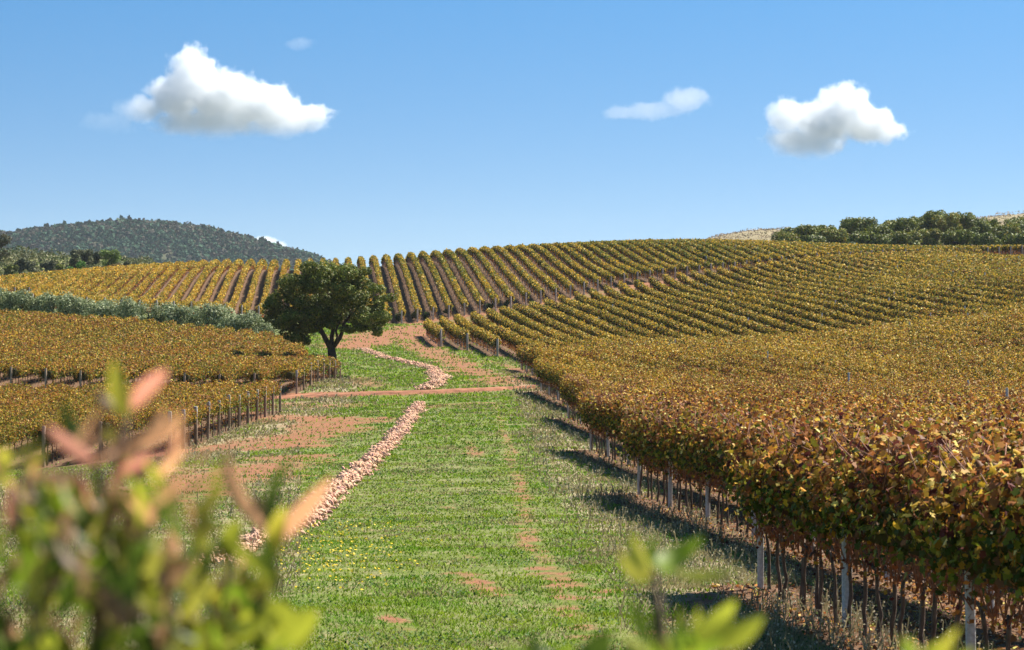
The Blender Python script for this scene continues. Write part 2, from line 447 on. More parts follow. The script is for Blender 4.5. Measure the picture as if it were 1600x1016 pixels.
def ground_material():
    m, n, l = nodes('ground_cover')
    bs = n['Principled BSDF']; bs.inputs['Roughness'].default_value = .95; bs.inputs['Specular IOR Level'].default_value = .1
    at = n.new('ShaderNodeAttribute'); at.attribute_name = 'cover'     # r soil, g vineyard litter, b dry grass
    sp = n.new('ShaderNodeSeparateColor'); l.new(at.outputs['Color'], sp.inputs[0])
    tc = n.new('ShaderNodeTexCoord')
    def nz(scale, detail=8):
        t = n.new('ShaderNodeTexNoise'); t.inputs['Scale'].default_value = scale; t.inputs['Detail'].default_value = detail; t.inputs['Roughness'].default_value = .65
        l.new(tc.outputs['Object'], t.inputs[0]); return t
    def ramp(src, a, b, c1, c2):
        r = n.new('ShaderNodeValToRGB'); r.color_ramp.elements[0].position = a; r.color_ramp.elements[1].position = b
        r.color_ramp.elements[0].color = (*c1, 1); r.color_ramp.elements[1].color = (*c2, 1); l.new(src, r.inputs[0]); return r.outputs[0]
    def mix(f, a, b):
        x = n.new('ShaderNodeMix'); x.data_type = 'RGBA'
        l.new(f, x.inputs[0]); l.new(a, x.inputs[6]); l.new(b, x.inputs[7]); return x.outputs[2]
    fine, mid, big = nz(9), nz(1.3), nz(.22)
    pm_ = fine
    grass = ramp(pm_.outputs[0], .25, .75, (.06, .085, .016), (.17, .20, .045))
    grass2 = ramp(fine.outputs[0], .3, .7, (.12, .13, .045), (.27, .25, .12))
    dry = ramp(fine.outputs[0], .3, .7, (.17, .14, .075), (.37, .31, .19))
    peb = nz(38, 3); pm = n.new('ShaderNodeMath'); pm.operation = 'ADD'; pm.use_clamp = True; l.new(fine.outputs[0], pm.inputs[0]); ph = n.new('ShaderNodeMath'); ph.operation = 'MULTIPLY_ADD'; ph.inputs[1].default_value = .9; ph.inputs[2].default_value = -.45; l.new(peb.outputs[0], ph.inputs[0]); l.new(ph.outputs[0], pm.inputs[1])
    soil = ramp(pm.outputs[0], .22, .78, (.11, .042, .022), (.36, .165, .085))
    lit = ramp(pm.outputs[0], .25, .75, (.06, .036, .02), (.20, .115, .065))
    def edge(ch, lo, hi, amt):
        a = n.new('ShaderNodeMath'); a.operation = 'MULTIPLY_ADD'; a.inputs[1].default_value = amt; a.inputs[2].default_value = -amt * .5
        l.new(mid.outputs[0], a.inputs[0])
        b = n.new('ShaderNodeMath'); b.operation = 'ADD'; l.new(ch, b.inputs[0]); l.new(a.outputs[0], b.inputs[1])
        r = n.new('ShaderNodeMapRange'); r.interpolation_type = 'SMOOTHSTEP'; r.inputs[1].default_value = lo; r.inputs[2].default_value = hi; l.new(b.outputs[0], r.inputs[0]); return r.outputs[0]
    bigf = n.new('ShaderNodeMapRange'); bigf.inputs[1].default_value = .45; bigf.inputs[2].default_value = .62; l.new(mid.outputs[0], bigf.inputs[0])
    c = mix(bigf.outputs[0], grass, grass2)
    c = mix(edge(sp.outputs[2], .3, .8, 2.0), c, dry)
    c = mix(edge(sp.outputs[1], .3, .7, .6), c, lit)
    c = mix(edge(sp.outputs[0], .2, .9, 2.6), c, soil)
    far = n.new('ShaderNodeRGB'); far.outputs[0].default_value = (.045, .06, .045, 1)      # unseen ground beyond the ridge, darkened to cut its yellow bounce onto clouds
    c = mix(at.outputs['Alpha'], c, far.outputs[0])
    l.new(c, bs.inputs['Base Color'])
    bp = n.new('ShaderNodeBump'); bp.inputs['Strength'].default_value = .9; bp.inputs['Distance'].default_value = .05
    l.new(fine.outputs[0], bp.inputs['Height']); l.new(bp.outputs[0], bs.inputs['Normal'])
    return m
M_GROUND = ground_material()

# ------------------------------------------------------------------ ground sheet
def dry_mask(x, y):
    d = seg_dist(x, y, [(3.0, 20), (3.0, 33), (2.6, 60), (2.2, 90), (1.9, 118), (1.5, 155), (.3, 211)])
    m = .85 * (1 - sstep(.6, 2.2, d)) * (y < 215)
    d = seg_dist(x, y, [(-12.4, 95), (-12.2, 140), (-12.6, 165), (-13, 200)])
    m = np.maximum(m, .8 * (1 - sstep(1.0, 4.5, d)))
    px = 800 + F * x / np.maximum(y, 1)
    m = np.maximum(m, (px < 470) * (y > 20) * (y < 97) * .55 * (x < -3 ))
    m = np.maximum(m, sstep(505, 530, y) * (px > 900) * 1.0)
    m = np.maximum(m, sstep(497, 505, y) * (px < 330) * .45)
    return m
ys = np.concatenate([np.linspace(-40, 12, 14), np.geomspace(14, 260, 420), np.linspace(261, 660, 200), np.geomspace(670, 9000, 24)])
ss = np.linspace(-1, 1, 361)
ss = np.sign(ss) * np.abs(ss) ** 1.15
XX = ss[None] * (14 + .30 * np.maximum(ys, 0))[:, None]; YY = np.repeat(ys[:, None], len(ss), 1)
ZZ = H(XX, YY)
ny, nx = XX.shape
ii = (np.arange(ny - 1)[:, None] * nx + np.arange(nx - 1)[None])
Q = np.stack([ii, ii + 1, ii + nx + 1, ii + nx], -1).reshape(-1, 4)
gm = mesh_np('ground', np.stack([XX, YY, ZZ], -1).reshape(-1, 3), [Q], M_GROUND, smooth=True)
ca = gm.attributes.new('cover', 'FLOAT_COLOR', 'POINT')
cv = np.ones((ny * nx, 4), np.float32)
fx, fy = XX.ravel(), YY.ravel()
SO = soil_mask(fx, fy)
cv[:, 0] = SO
cv[:, 1] = np.maximum.reduce([vine_mask(fx, fy) * .85, hill_mask(fx, fy) * .8, left_mask(fx, fy) * .75])
cv[:, 2] = dry_mask(fx, fy)
cv[:, 3] = sstep(660, 760, fy)
ca.data.foreach_set('color', cv.ravel())
tag(link('ground', gm), 'valley floor and slopes with grass and red soil', 'ground', kind='structure')

# dirt roads: low raised strips with ragged edges
def road(name, line, w, lift, label, crown=.05):
    P = np.array(line); seg = np.hypot(*np.diff(P, axis=0).T); s = np.concatenate([[0], np.cumsum(seg)])
    n = max(int(s[-1] / .8), 8); q = np.linspace(0, s[-1], n)
    c = np.stack([np.interp(q, s, P[:, 0]), np.interp(q, s, P[:, 1])], -1)
    for _ in range(12): c[1:-1] = .5 * c[1:-1] + .25 * (c[:-2] + c[2:])
    d = unit(np.gradient(c, axis=0)); nrm = np.stack([-d[:, 1], d[:, 0]], -1)
    m = 9; a = np.linspace(-1, 1, m)
    taper = np.minimum(1, np.minimum(np.arange(n), np.arange(n)[::-1]) / 5 + .15)
    off = a[None] * w * .5 * taper[:, None] * (1 + (np.abs(a) > .7)[None] * (noise1(q, 5)[:, None] * .22))
    X = c[:, None, 0] + nrm[:, None, 0] * off; Y = c[:, None, 1] + nrm[:, None, 1] * off
    prof = lift * (1 - np.abs(a) ** 3) - .06 * (np.abs(a) > .95)
    Z = H(X, Y) + prof[None] + noise2(X, Y, .5, 9) * .02 * (np.abs(a) < .9)[None]
    i = np.arange(n - 1)[:, None] * m + np.arange(m - 1)[None]
    me = mesh_np(name, np.stack([X, Y, Z], -1).reshape(-1, 3), [np.stack([i, i + 1, i + m + 1, i + m], -1).reshape(-1, 4)], M_SOIL, smooth=True)
    return tag(link(name, me), label, 'dirt road', kind='structure')
road('dirt_road', CROSS, 2.6, .16, 'red earth road crossing the grass between the vine blocks')

# ------------------------------------------------------------------ vine rows
PAL = {'gold': (.62, .385, .036), 'ochre': (.40, .23, .032), 'pale': (.76, .56, .17), 'green': (.15, .175, .022), 'dkgreen': (.05, .07, .012), 'olive': (.28, .235, .03),
       'rust': (.33, .125, .035), 'brown': (.19, .085, .035), 'wine': (.11, .03, .025), 'orange': (.54, .235, .05)}
PK = list(PAL); PC = np.array([PAL[k] for k in PK])
def pick(wts):
    """wts (n, len(PK)) -> colours"""
    c = np.cumsum(wts / wts.sum(1, keepdims=True), 1)
    i = (rng.random((len(wts), 1)) > c).sum(1).clip(0, len(PK) - 1)
    v = rng.uniform(.72, 1.22, (len(wts), 1)); h = rng.normal(0, .05, (len(wts), 3))
    return np.clip(PC[i] * v * (1 + h), .005, .8)
def wv(**k): return np.array([k.get(n, 0.0) for n in PK])
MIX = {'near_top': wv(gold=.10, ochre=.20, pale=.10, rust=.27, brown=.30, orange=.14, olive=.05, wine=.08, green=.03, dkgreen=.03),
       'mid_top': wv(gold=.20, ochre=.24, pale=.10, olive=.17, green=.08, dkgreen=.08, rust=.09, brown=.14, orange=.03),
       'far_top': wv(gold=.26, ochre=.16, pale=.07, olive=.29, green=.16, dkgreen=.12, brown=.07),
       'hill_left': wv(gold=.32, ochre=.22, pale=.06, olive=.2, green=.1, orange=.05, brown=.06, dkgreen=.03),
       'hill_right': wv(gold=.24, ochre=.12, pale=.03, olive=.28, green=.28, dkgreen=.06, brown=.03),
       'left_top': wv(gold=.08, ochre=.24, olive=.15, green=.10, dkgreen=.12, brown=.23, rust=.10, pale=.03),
       'side': wv(green=.28, dkgreen=.38, olive=.12, ochre=.07, gold=.05, brown=.07, wine=.03),  # flank leaves: still green, plus extra dark green painted in as shade
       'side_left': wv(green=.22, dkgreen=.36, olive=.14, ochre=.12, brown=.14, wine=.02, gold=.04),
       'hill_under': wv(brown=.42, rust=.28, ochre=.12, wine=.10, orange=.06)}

def canopy_samples(u, t, y0, y1, zlo, zhi, width, lam, seed, lump=1.0):
    """points and outward normals spread over a hedge-shaped canopy; lam(y): leaves per metre"""
    yy = np.arange(y0, y1, .5); lm = lam(yy) * .5
    n = int(lm.sum()); 
    if n < 4: n = 4
    cdf = np.cumsum(lm); cdf /= cdf[-1]
    y = np.interp(rng.random(n), cdf, yy + .5) - rng.random(n) * .3
    hs = zhi - zlo; L = 2 * hs + width
    a = rng.random(n)
    side = rng.random(n)
    # top gets 42 %, each flank 29 %
    top = side < .42
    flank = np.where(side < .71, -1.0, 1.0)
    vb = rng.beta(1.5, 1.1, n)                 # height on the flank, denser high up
    sag = noise1(y, seed + 1) * .13 * lump
    zl = zlo + np.maximum(sag, -.12) + np.abs(noise1(y * 2.3, seed + 5)) * .10
    w = width * (1 + .17 * lump * noise1(y, seed + 2))
    zt = zhi + noise1(y, seed + 3) * .13 * lump
    xo = np.where(top, (a - .5) * w, flank * w * .5 * (.86 + .2 * np.sin(vb * 2.6)))
    edge = np.abs(a - .5) * 2
    zo = np.where(top, zt - .16 * edge ** 3, zl + (zt - .08 - zl) * vb)
    jit = rng.normal(0, .085, (n, 3)); jit[:, 2] *= np.where(top, 1.2, 1)
    up = top & (rng.random(n) < .06); jit[up, 2] += rng.random(up.sum()) * .22
    nr = np.where(top[:, None], np.stack([(a - .5) * 1.0, np.zeros(n), np.ones(n)], -1), np.stack([flank, np.zeros(n), np.full(n, .35)], -1))
    nr = unit(nr + rng.normal(0, .85, (n, 3)))
    x = u - t * y + xo
    P = np.stack([x, y, zo], -1) + jit
    P[:, 2] += H(u - t * y, y)
    hfrac = np.where(top, 1.0, vb)
    return P, nr, hfrac, top, flank

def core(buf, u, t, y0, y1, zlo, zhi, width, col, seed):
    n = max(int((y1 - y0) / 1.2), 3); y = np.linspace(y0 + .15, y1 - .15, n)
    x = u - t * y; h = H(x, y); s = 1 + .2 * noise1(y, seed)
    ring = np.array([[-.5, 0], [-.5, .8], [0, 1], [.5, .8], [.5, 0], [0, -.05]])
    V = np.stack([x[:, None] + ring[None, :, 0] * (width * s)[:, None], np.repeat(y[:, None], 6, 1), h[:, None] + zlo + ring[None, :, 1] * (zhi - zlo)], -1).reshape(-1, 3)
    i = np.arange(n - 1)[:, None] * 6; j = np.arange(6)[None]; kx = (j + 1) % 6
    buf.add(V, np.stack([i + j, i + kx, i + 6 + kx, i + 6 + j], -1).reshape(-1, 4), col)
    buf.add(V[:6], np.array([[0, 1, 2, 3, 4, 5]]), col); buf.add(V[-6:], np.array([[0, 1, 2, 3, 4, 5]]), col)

def post_mesh(name, h, w, mat, cap=None):
    b = Buf(); hw = w / 2; c = hw * .72
    lv = [(-.25, hw), (h - .03, hw), (h, hw * .8)]
    V = [];
    for z, r in lv:
        cc = r * .7
        V += [(-r, -cc, z), (-cc, -r, z), (cc, -r, z), (r, -cc, z), (r, cc, z), (cc, r, z), (-cc, r, z), (-r, cc, z)]
    Qs = [[i * 8 + j, i * 8 + (j + 1) % 8, (i + 1) * 8 + (j + 1) % 8, (i + 1) * 8 + j] for i in range(len(lv) - 1) for j in range(8)]
    b.add(V, Qs, (.4, .4, .4)); b.add(np.array(V[-8:]), [list(range(8))], (.4, .4, .4))
    return b.mesh(name, mat)
ME_CONC = post_mesh('concrete_post', 1.95, .085, M_CONC)
ME_CONC_TALL = post_mesh('concrete_post_tall', 2.35, .085, M_CONC)
ME_WOOD = post_mesh('wood_post', 1.85, .12, M_WOOD)
M_PALE = noise_material('pale_wood_post', (.26, .20, .15), (.46, .38, .30), 20, .85, .6, stretch=(1, 1, .12), rand=.2)
M_LEFT = noise_material('brown_wood_post', (.18, .125, .085), (.34, .25, .175), 20, .85, .6, stretch=(1, 1, .12), rand=.25)
ME_END = post_mesh('end_post', 1.95, .14, M_PALE)
ME_WOOD_L = post_mesh('wood_post_low', 1.62, .13, M_LEFT)
ME_CAP = post_mesh('post_cap', .17, .15, M_TAG)
def trunk_mesh(seed, h=.82):
    b = Buf(); r = np.random.default_rng(seed)
    n = 8; z = np.linspace(-.1, h, n); x = np.cumsum(r.normal(0, .014, n)); y = np.cumsum(r.normal(0, .014, n))
    tube(b, np.stack([x, y, z], -1), np.linspace(.029, .021, n) * r.uniform(.85, 1.15, n), (.1, .07, .05), 7)
    for s in (-1, 1):        # the two arms tied along the wire
        L = r.uniform(.3, .5); q = np.linspace(0, 1, 5)
        tube(b, np.stack([x[-1] + r.normal(0, .01, 5), y[-1] + s * q * L, h - .02 + .05 * np.sin(q * 2.5) + r.normal(0, .01, 5)], -1), np.linspace(.024, .013, 5), (.1, .07, .05), 6)
    return b.mesh('vine_trunk', M_VBARK, True)
ME_TRUNKS = [trunk_mesh(s) for s in range(6)]
def child(name, me, parent, loc, rz=0.0, s=1.0, fat=1.0):
    o = link(name, me, parent); o.location = loc; o.rotation_euler = (rng.normal(0, .012), rng.normal(0, .012), rz); o.scale = (fat, fat, s); return o

def vine_row(label, cat, group, u, t, y0, y1, zlo, zhi, width, mix_top, mix_side, dens=1.0, near_leaf=True, red=None, under=0.0,
             posts=(), post_me=None, trunks=(), stems=(), wire=True, canes=(), cap=False, cord=None, lump=1.0, post_dx=0.0, seed=0, smin=.076, leafk=1300.0):
    cord = cord or zlo
    ym = y0 if abs(y0) < abs(y1) else y1
    base = np.array([u - t * ym, ym, float(H(u - t * ym, ym))])
    o = empty('vine_row', base, label, cat, group)
    size = lambda y: np.maximum(smin, y / leafk)
    area = (zhi - zlo) * 2 + width
    lam = lambda y: dens * area * 1.35 / (.5 * size(y) ** 2)
    P, nr, hf, top, fl = canopy_samples(u, t, y0, y1, zlo, zhi, width, lam, seed, lump)
    if lump < 1:      # a few missing vines
        kp = noise2(P[:, 1] + u * 37, P[:, 0] * 0 + u * 5.3, 1.6, 19) > -.8
        P, nr, hf = P[kp], nr[kp], hf[kp]
    sz = size(P[:, 1]) * rng.uniform(.75, 1.3, len(P))
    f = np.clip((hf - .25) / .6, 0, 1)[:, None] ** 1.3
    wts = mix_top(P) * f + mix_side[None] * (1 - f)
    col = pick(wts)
    b = Buf()
    core(b, u, t, y0, y1, zlo + .12, zhi - .12, width * .5, (.06, .055, .018), seed)  # dark filler added inside: blocks the sun, its colour stands for unlit depth
    nl = P[:, 1] < 95 if near_leaf else np.zeros(len(P), bool)
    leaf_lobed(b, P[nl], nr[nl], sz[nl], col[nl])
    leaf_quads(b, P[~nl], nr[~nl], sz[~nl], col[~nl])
    # ragged dry leaves hanging under the canopy
    if under > 0:
        ln = y1 - y0; n = int(under * lam(np.array([(y0 + y1) / 2]))[0] * ln)
        y = rng.uniform(y0, y1, n); x = u - t * y + rng.normal(0, width * .2, n)
        z = H(x, y) + zlo + .1 - rng.random(n) ** 1.2 * (zlo - (.12 if cord == zlo or y0 > 200 else .55))
        leaf_quads(b, np.stack([x, y, z], -1), rng.normal(size=(n, 3)), size(y) * rng.uniform(.6, 1.1, n), pick(np.repeat(MIX['hill_under'][None], n, 0)))
    link('foliage', b.mesh('row_foliage', M_VINE, off=base), o)
    if wire:
        b = Buf(); y = np.linspace(y0, y1, max(3, int((y1 - y0) / 3)))
        for hz in (cord - .02, cord + .4):
            x = u - t * y; tube(b, np.stack([x, y, H(x, y) + hz], -1), .006, (.2, .19, .18), 4)
        w = link('trellis_wire', b.mesh('trellis_wire', M_COL, off=base), o)
    def at(y, dx=post_dx): return Vector((u - t * y + dx - base[0], y - base[1], float(H(u - t * y + dx, y)) - base[2]))
    for y, me in posts:
        p = child('post', me, o, at(y), rng.uniform(-.1, .1), rng.uniform(.96, 1.05), 1.6 if y > 240 else 1.0)
        if cap: child('white_cap', ME_CAP, p, (0, 0, 1.46))
    for y in trunks:
        child('trunk', ME_TRUNKS[int(rng.integers(6))], o, at(y, rng.normal(0, .04) + post_dx * .75), rng.choice([0, math.pi]) + rng.normal(0, .15), (cord - .02) / .82)
    if len(stems):
        y = np.asarray(stems); y = y + rng.normal(0, .1, len(y)); x = u - t * y + rng.normal(0, .04, len(y)); h = H(x, y)
        w = np.maximum(.03, y / 9000); b = Buf(); n = len(y)
        V = np.stack([np.stack([x + w * np.cos(q), y + w * np.sin(q), h + z], -1) for z in (-.05, zlo + .15) for q in (0, 2.1, 4.2)], 1).reshape(-1, 3)
        i = np.arange(n)[:, None] * 6
        b.add(V, np.concatenate([i + np.array([[0, 1, 4, 3]]), i + np.array([[1, 2, 5, 4]]), i + np.array([[2, 0, 3, 5]])]), (.11, .08, .06))
        tag(link('vine_stems', b.mesh('vine_stems', M_COL, off=base), o), kind='stuff')
    if len(canes):
        b = Buf()
        for y in canes:
            x = u - t * y + rng.normal(0, .07); h = float(H(x, y)); z0 = cord - .05 + rng.normal(0, .05); L = rng.uniform(.35, .65)
            if rng.random() < .4:      # long shoots standing out of the top
                z0 = zhi - .25; L = rng.uniform(.3, .55); x += rng.normal(0, .2)
            tube(b, [(x, y, h + z0), (x + rng.normal(0, .06), y + rng.normal(0, .06), h + z0 + L * .5), (x + rng.normal(0, .16), y + rng.normal(0, .16), h + z0 + L)], [.008, .007, .005], (.25, .1, .05), 4)
        tag(link('canes', b.mesh('canes', M_CANE, off=base), o), kind='stuff')
    return o

def right_mix(P):
    a = sstep(70, 150, P[:, 1] + noise2(P[:, 0], P[:, 1], 9, 77) * 25)[:, None]; b = sstep(190, 300, P[:, 1])[:, None]
    m = MIX['near_top'][None] * (1 - a) + MIX['mid_top'][None] * a
    m = m * (1 - b) + MIX['far_top'][None] * b
    red = np.clip(noise2(P[:, 0], P[:, 1], 5, 12) - .45, 0, 1)[:, None] * (1 - b)
    rowv = noise2(np.round((P[:, 0] + T_R * P[:, 1]) / 1.1) * 7.3, P[:, 1], 14, 83)[:, None]      # vigour differs from row to row
    m = np.clip(m + np.clip(rowv, 0, 1) * wv(brown=.28, olive=.2, dkgreen=.16, rust=.1)[None] + np.clip(-rowv, 0, 1) * wv(gold=.25, pale=.12)[None], 0, 2)
    return m + red * wv(wine=1.0, rust=1.0, brown=.6)[None]
def hill_mix(P):
    px = 800 + F * P[:, 0] / P[:, 1]; a = sstep(430, 700, px)[:, None]
    p = np.clip(noise2(P[:, 0], P[:, 1], 11, 43) + .5 * noise2(P[:, 0], P[:, 1], 3, 44), -.6, 1)[:, None]
    return np.clip(MIX['hill_left'][None] * (1 - a) + MIX['hill_right'][None] * a + p * wv(green=.22, dkgreen=.12, gold=-.1, olive=.1, brown=-.02)[None], 0, 1)
def left_mix(P):
    a = np.clip(noise2(P[:, 0], P[:, 1], 6, 41), 0, 1)[:, None]
    rowv = noise2(np.round((P[:, 0] + T_L * P[:, 1]) / 1.15) * 5.1, P[:, 1], 12, 85)[:, None]
    b = np.clip(rowv, 0, 1) * wv(olive=.25, green=.15, dkgreen=.15)[None] + np.clip(-rowv, 0, 1) * wv(rust=.15, brown=.2)[None]
    return MIX['left_top'][None] + b + a * wv(rust=.22, orange=.12, gold=.1)[None]

G_R = 'vine rows of the right hand block'
for k, part, u, a, b in right_rows:
    near = part == 'lower'
    ys_ = np.arange(b - .15, a, -5.2)
    if part == 'full':
        ps = [(y, ME_CONC) for y in ys_[:5]] + [(y, ME_CONC_TALL) for y in ys_[5:] if rng.random() < .035]
        st = np.arange(b, max(a, b - 40), -1.0); tk = ()
    elif part == 'upper':
        ps = [(a - .35, ME_END)] + [(y, ME_CONC) for y in ys_]
        st = np.arange(a, b, 1.0); tk = ()
    else:
        ps = [(y, ME_CONC) for y in ys_[:8]]
        if k == 0: ps += [(27.6, ME_CONC)]
        tk = np.arange(b - .6, max(a, b - (30 if k else 16)), -.62 if k == 0 else -.9); st = ()
    if part == 'lower':
        lab = ['red-brown vine row nearest the camera at the lower right, dark shaded flank', 'second vine row from the bottom right, its end shading the grass',
               'third vine row from the bottom right along the grass edge', 'fourth vine row from the bottom right along the grass edge',
               'fifth vine row from the bottom right, ending before the red crossing road', 'sixth vine row from the bottom right, ending past the red crossing road',
               'seventh vine row from the bottom right, blunt leafy end at the track bend'][k]
    elif part == 'upper':
        lab = ['short golden vine row beside the track bend, leftmost of three short ones', 'short golden vine row beside the track bend, middle of three short ones',
               'short golden vine row beside the track bend, rightmost of three short ones'][k - 4]
    else:
        lab = 'golden vine row down the right slope, %s right of the three short rows' % ordn(k - 6)
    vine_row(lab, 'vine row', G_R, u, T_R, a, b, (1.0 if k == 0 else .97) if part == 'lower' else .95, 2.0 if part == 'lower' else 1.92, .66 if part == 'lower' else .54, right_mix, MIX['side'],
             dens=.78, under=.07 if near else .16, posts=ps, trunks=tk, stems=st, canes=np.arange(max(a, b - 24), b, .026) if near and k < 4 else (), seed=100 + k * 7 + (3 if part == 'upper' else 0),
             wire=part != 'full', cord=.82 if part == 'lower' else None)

G_H = 'vine rows on the far hillside'
for k, u, a, b in hill_rows:
    ps = [(a - .4, ME_END)] + ([(y, ME_CONC) for y in np.arange(a + 5.5, b, 5.5)] if k > 0 else [])
    if k >= 0: lab = 'vine row climbing the far hillside, %s right of the oak trunk' % ordn(k + 1)
    else: lab = 'vine row climbing the far hillside, %s left of the oak trunk' % ordn(-k)
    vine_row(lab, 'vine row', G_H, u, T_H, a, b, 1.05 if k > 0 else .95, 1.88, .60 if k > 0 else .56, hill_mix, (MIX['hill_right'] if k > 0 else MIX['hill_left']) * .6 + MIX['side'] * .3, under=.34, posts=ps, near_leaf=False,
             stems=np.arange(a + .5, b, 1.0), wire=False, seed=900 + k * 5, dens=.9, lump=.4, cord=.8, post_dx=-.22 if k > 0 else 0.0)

G_L = 'vine rows of the left hand blocks'
for k, part, u, a, b in left_rows:
    if part == 'near':
        ps = [(y, ME_WOOD_L) for y in (np.linspace(a, b, 12) if k == 0 else [a])]
        if k == 0: lab = 'vine row with wooden posts along the left grass edge before the crossing road'
        else: lab = 'near left vine row, %s in from the posts by the grass' % ordn(k)
        tk = np.arange(a + 1.7, b, 1.9) if k == 0 else np.arange(a + .5, a + 8, 1.2)
    else:
        ps = [(y, ME_WOOD_L) for y in (np.linspace(a, b, 8) if k == 0 else [a])]
        if k == 0: lab = 'vine row with wooden posts by the grass below the oak, past the crossing road'
        else: lab = 'left vine row past the crossing road, %s in from the oak corner' % ordn(k)
        tk = np.arange(a + 1.7, b, 2.2) if k == 0 else ()
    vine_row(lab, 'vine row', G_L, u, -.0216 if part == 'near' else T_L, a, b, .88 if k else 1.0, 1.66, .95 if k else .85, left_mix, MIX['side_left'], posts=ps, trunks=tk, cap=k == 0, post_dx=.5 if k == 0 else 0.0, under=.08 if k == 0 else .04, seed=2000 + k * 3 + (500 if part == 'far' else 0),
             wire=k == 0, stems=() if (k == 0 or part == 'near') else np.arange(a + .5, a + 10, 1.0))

# ------------------------------------------------------------------ trees
def crown_clumps(buf, clumps, n, size, pal, wts, fill=.25, flat=.6):
    """leaf-sized faces through a crown made of unequal clumps (x,y,z,rx,ry,rz)"""
    C = np.array(clumps, float); vol = (C[:, 3] * C[:, 5]) ** 1.0; pr = vol / vol.sum()
    i = rng.choice(len(C), n, p=pr)
    d = unit(rng.normal(size=(n, 3)))
    r = np.where(rng.random(n) < fill, rng.random(n) ** .5, 1 - np.abs(rng.normal(0, .13, n)))
    lump = 1 + .16 * np.sin(d[:, 0] * 5 + i) * np.sin(d[:, 1] * 6 + 2 * i) + .10 * np.sin(d[:, 2] * 11 + 3 * i) * np.sin(d[:, 0] * 9 + i)
    P = C[i, :3] + d * (r * lump)[:, None] * C[i, 3:]
    keep = (np.sin(P[:, 0] * 3.1 + C[i, 0]) * np.sin(P[:, 1] * 2.7) * np.sin(P[:, 2] * 3.7 + 1) > -.55) | (rng.random(n) < .4)
    P, d, i = P[keep], d[keep], i[keep]
    nn = unit(d * .7 + rng.normal(0, .6, d.shape) + np.array([0, 0, .35]))
    ci = rng.choice(len(pal), len(P), p=np.array(wts) / np.sum(wts))
    tone = (1 + .16 * np.sin(i * 2.7))[:, None]
    col = np.array(pal)[ci] * rng.uniform(.7, 1.3, (len(P), 1)) * tone
    leaf_quads(buf, P, nn, size * rng.uniform(.7, 1.4, len(P)), col, .8)

def rand_clumps(h, r, n, zc=.62, rz=.36, seed=0, cs=.42):
    rr = np.random.default_rng(seed); out = []
    for q in range(n):
        a = rr.uniform(0, 6.28); e = rr.uniform(-1, 1); rad = math.sqrt(rr.random()) * r * .72
        z = h * zc + e * h * rz * (1 - .4 * rad / r)
        s = r * cs * rr.uniform(.7, 1.25)
        out.append((rad * math.cos(a), rad * math.sin(a), min(z, h - s * .8), s, s, s * .85))
    return out

def tree(name, label, cat, group, loc, h, r, nleaf, size, pal, wts, nclump=12, seed=0, trunk_r=.15, zc=.6, rz=.36, cs=.42, lean=0.0):
    o = empty(name, loc, label, cat, group)
    o.rotation_euler = (0, 0, 0)
    cl = rand_clumps(h, r, nclump, zc, rz, seed, cs)
    b = Buf(); rr = np.random.default_rng(seed + 1)
    top = np.array([lean, 0, h * .62])
    z = np.linspace(0, 1, 7); pts = np.outer(z, top) + np.stack([np.sin(z * 5 + seed) * r * .05, np.cos(z * 4 + seed) * r * .05 - r * .05, z * 0 - .15 * (z == 0)], -1)
    tube(b, pts, np.linspace(trunk_r, trunk_r * .4, 7), (.1, .08, .06), 7)
    for c in cl[:7]:
        s = pts[3]; e = np.array(c[:3]); m = (s + e) / 2 + np.array([0, 0, -.05 * h])
        tube(b, [s, m, e], [trunk_r * .45, trunk_r * .3, trunk_r * .1], (.1, .08, .06), 5)
    link('trunk', b.mesh('tree_trunk', M_BARK, True), o)
    b = Buf(); crown_clumps(b, cl, nleaf, size, pal, wts)
    link('crown', b.mesh('tree_crown', M_TREE), o)
    return o

# the oak
ox, oy = (519 - 800) / F * 207, 207.0
oz = float(H(ox, oy)); oak = empty('oak_tree', (ox, oy, oz), 'broad dark green oak with forked trunk standing by the corner of the left vines', 'tree')
def om(px, py, dy=0.0): return np.array([(px - 519) / F * 207, dy, ZC + (508 - py) / F * 207 - oz])
b = Buf()
def limb(pts, r): tube(b, np.array(pts), r, (.08, .06, .045), 9)
limb([om(519, 596), om(519, 575), om(519, 557, .1), om(517, 540, .1)], [.5, .42, .38, .34])
limb([om(517, 545), om(509, 530, -.2), om(502, 515, -.4), om(490, 497, -.6), om(472, 478, -.5)], [.27, .22, .18, .13, .06])
limb([om(518, 543), om(518, 525, .3), om(522, 505, .7), om(515, 480, 1.0), om(510, 452, 1.0)], [.22, .18, .15, .11, .05])
limb([om(520, 543), om(531, 528, .3), om(534, 520, .1), om(538, 505, -.2), om(549, 492, -.4), om(566, 478, -.2)], [.23, .18, .16, .14, .10, .05])
limb([om(524, 537), om(528, 527, -.5), om(526, 518, -.9), om(532, 500, -1.3), om(540, 470, -1.6)], [.14, .11, .10, .08, .04])
limb([om(502, 515, -.4), om(488, 510, -1.0), om(470, 505, -1.5), om(450, 492, -1.8)], [.12, .09, .07, .03])
limb([om(549, 492, -.4), om(570, 495, .4), om(588, 500, .8)], [.09, .06, .03])
limb([om(517, 540, .1), om(500, 520, 1.2), om(480, 500, 2.2), om(462, 480, 2.8)], [.18, .14, .1, .04])
link('trunk', b.mesh('oak_trunk', M_BARK, True), oak)
OAKCL = []
rr = np.random.default_rng(4)
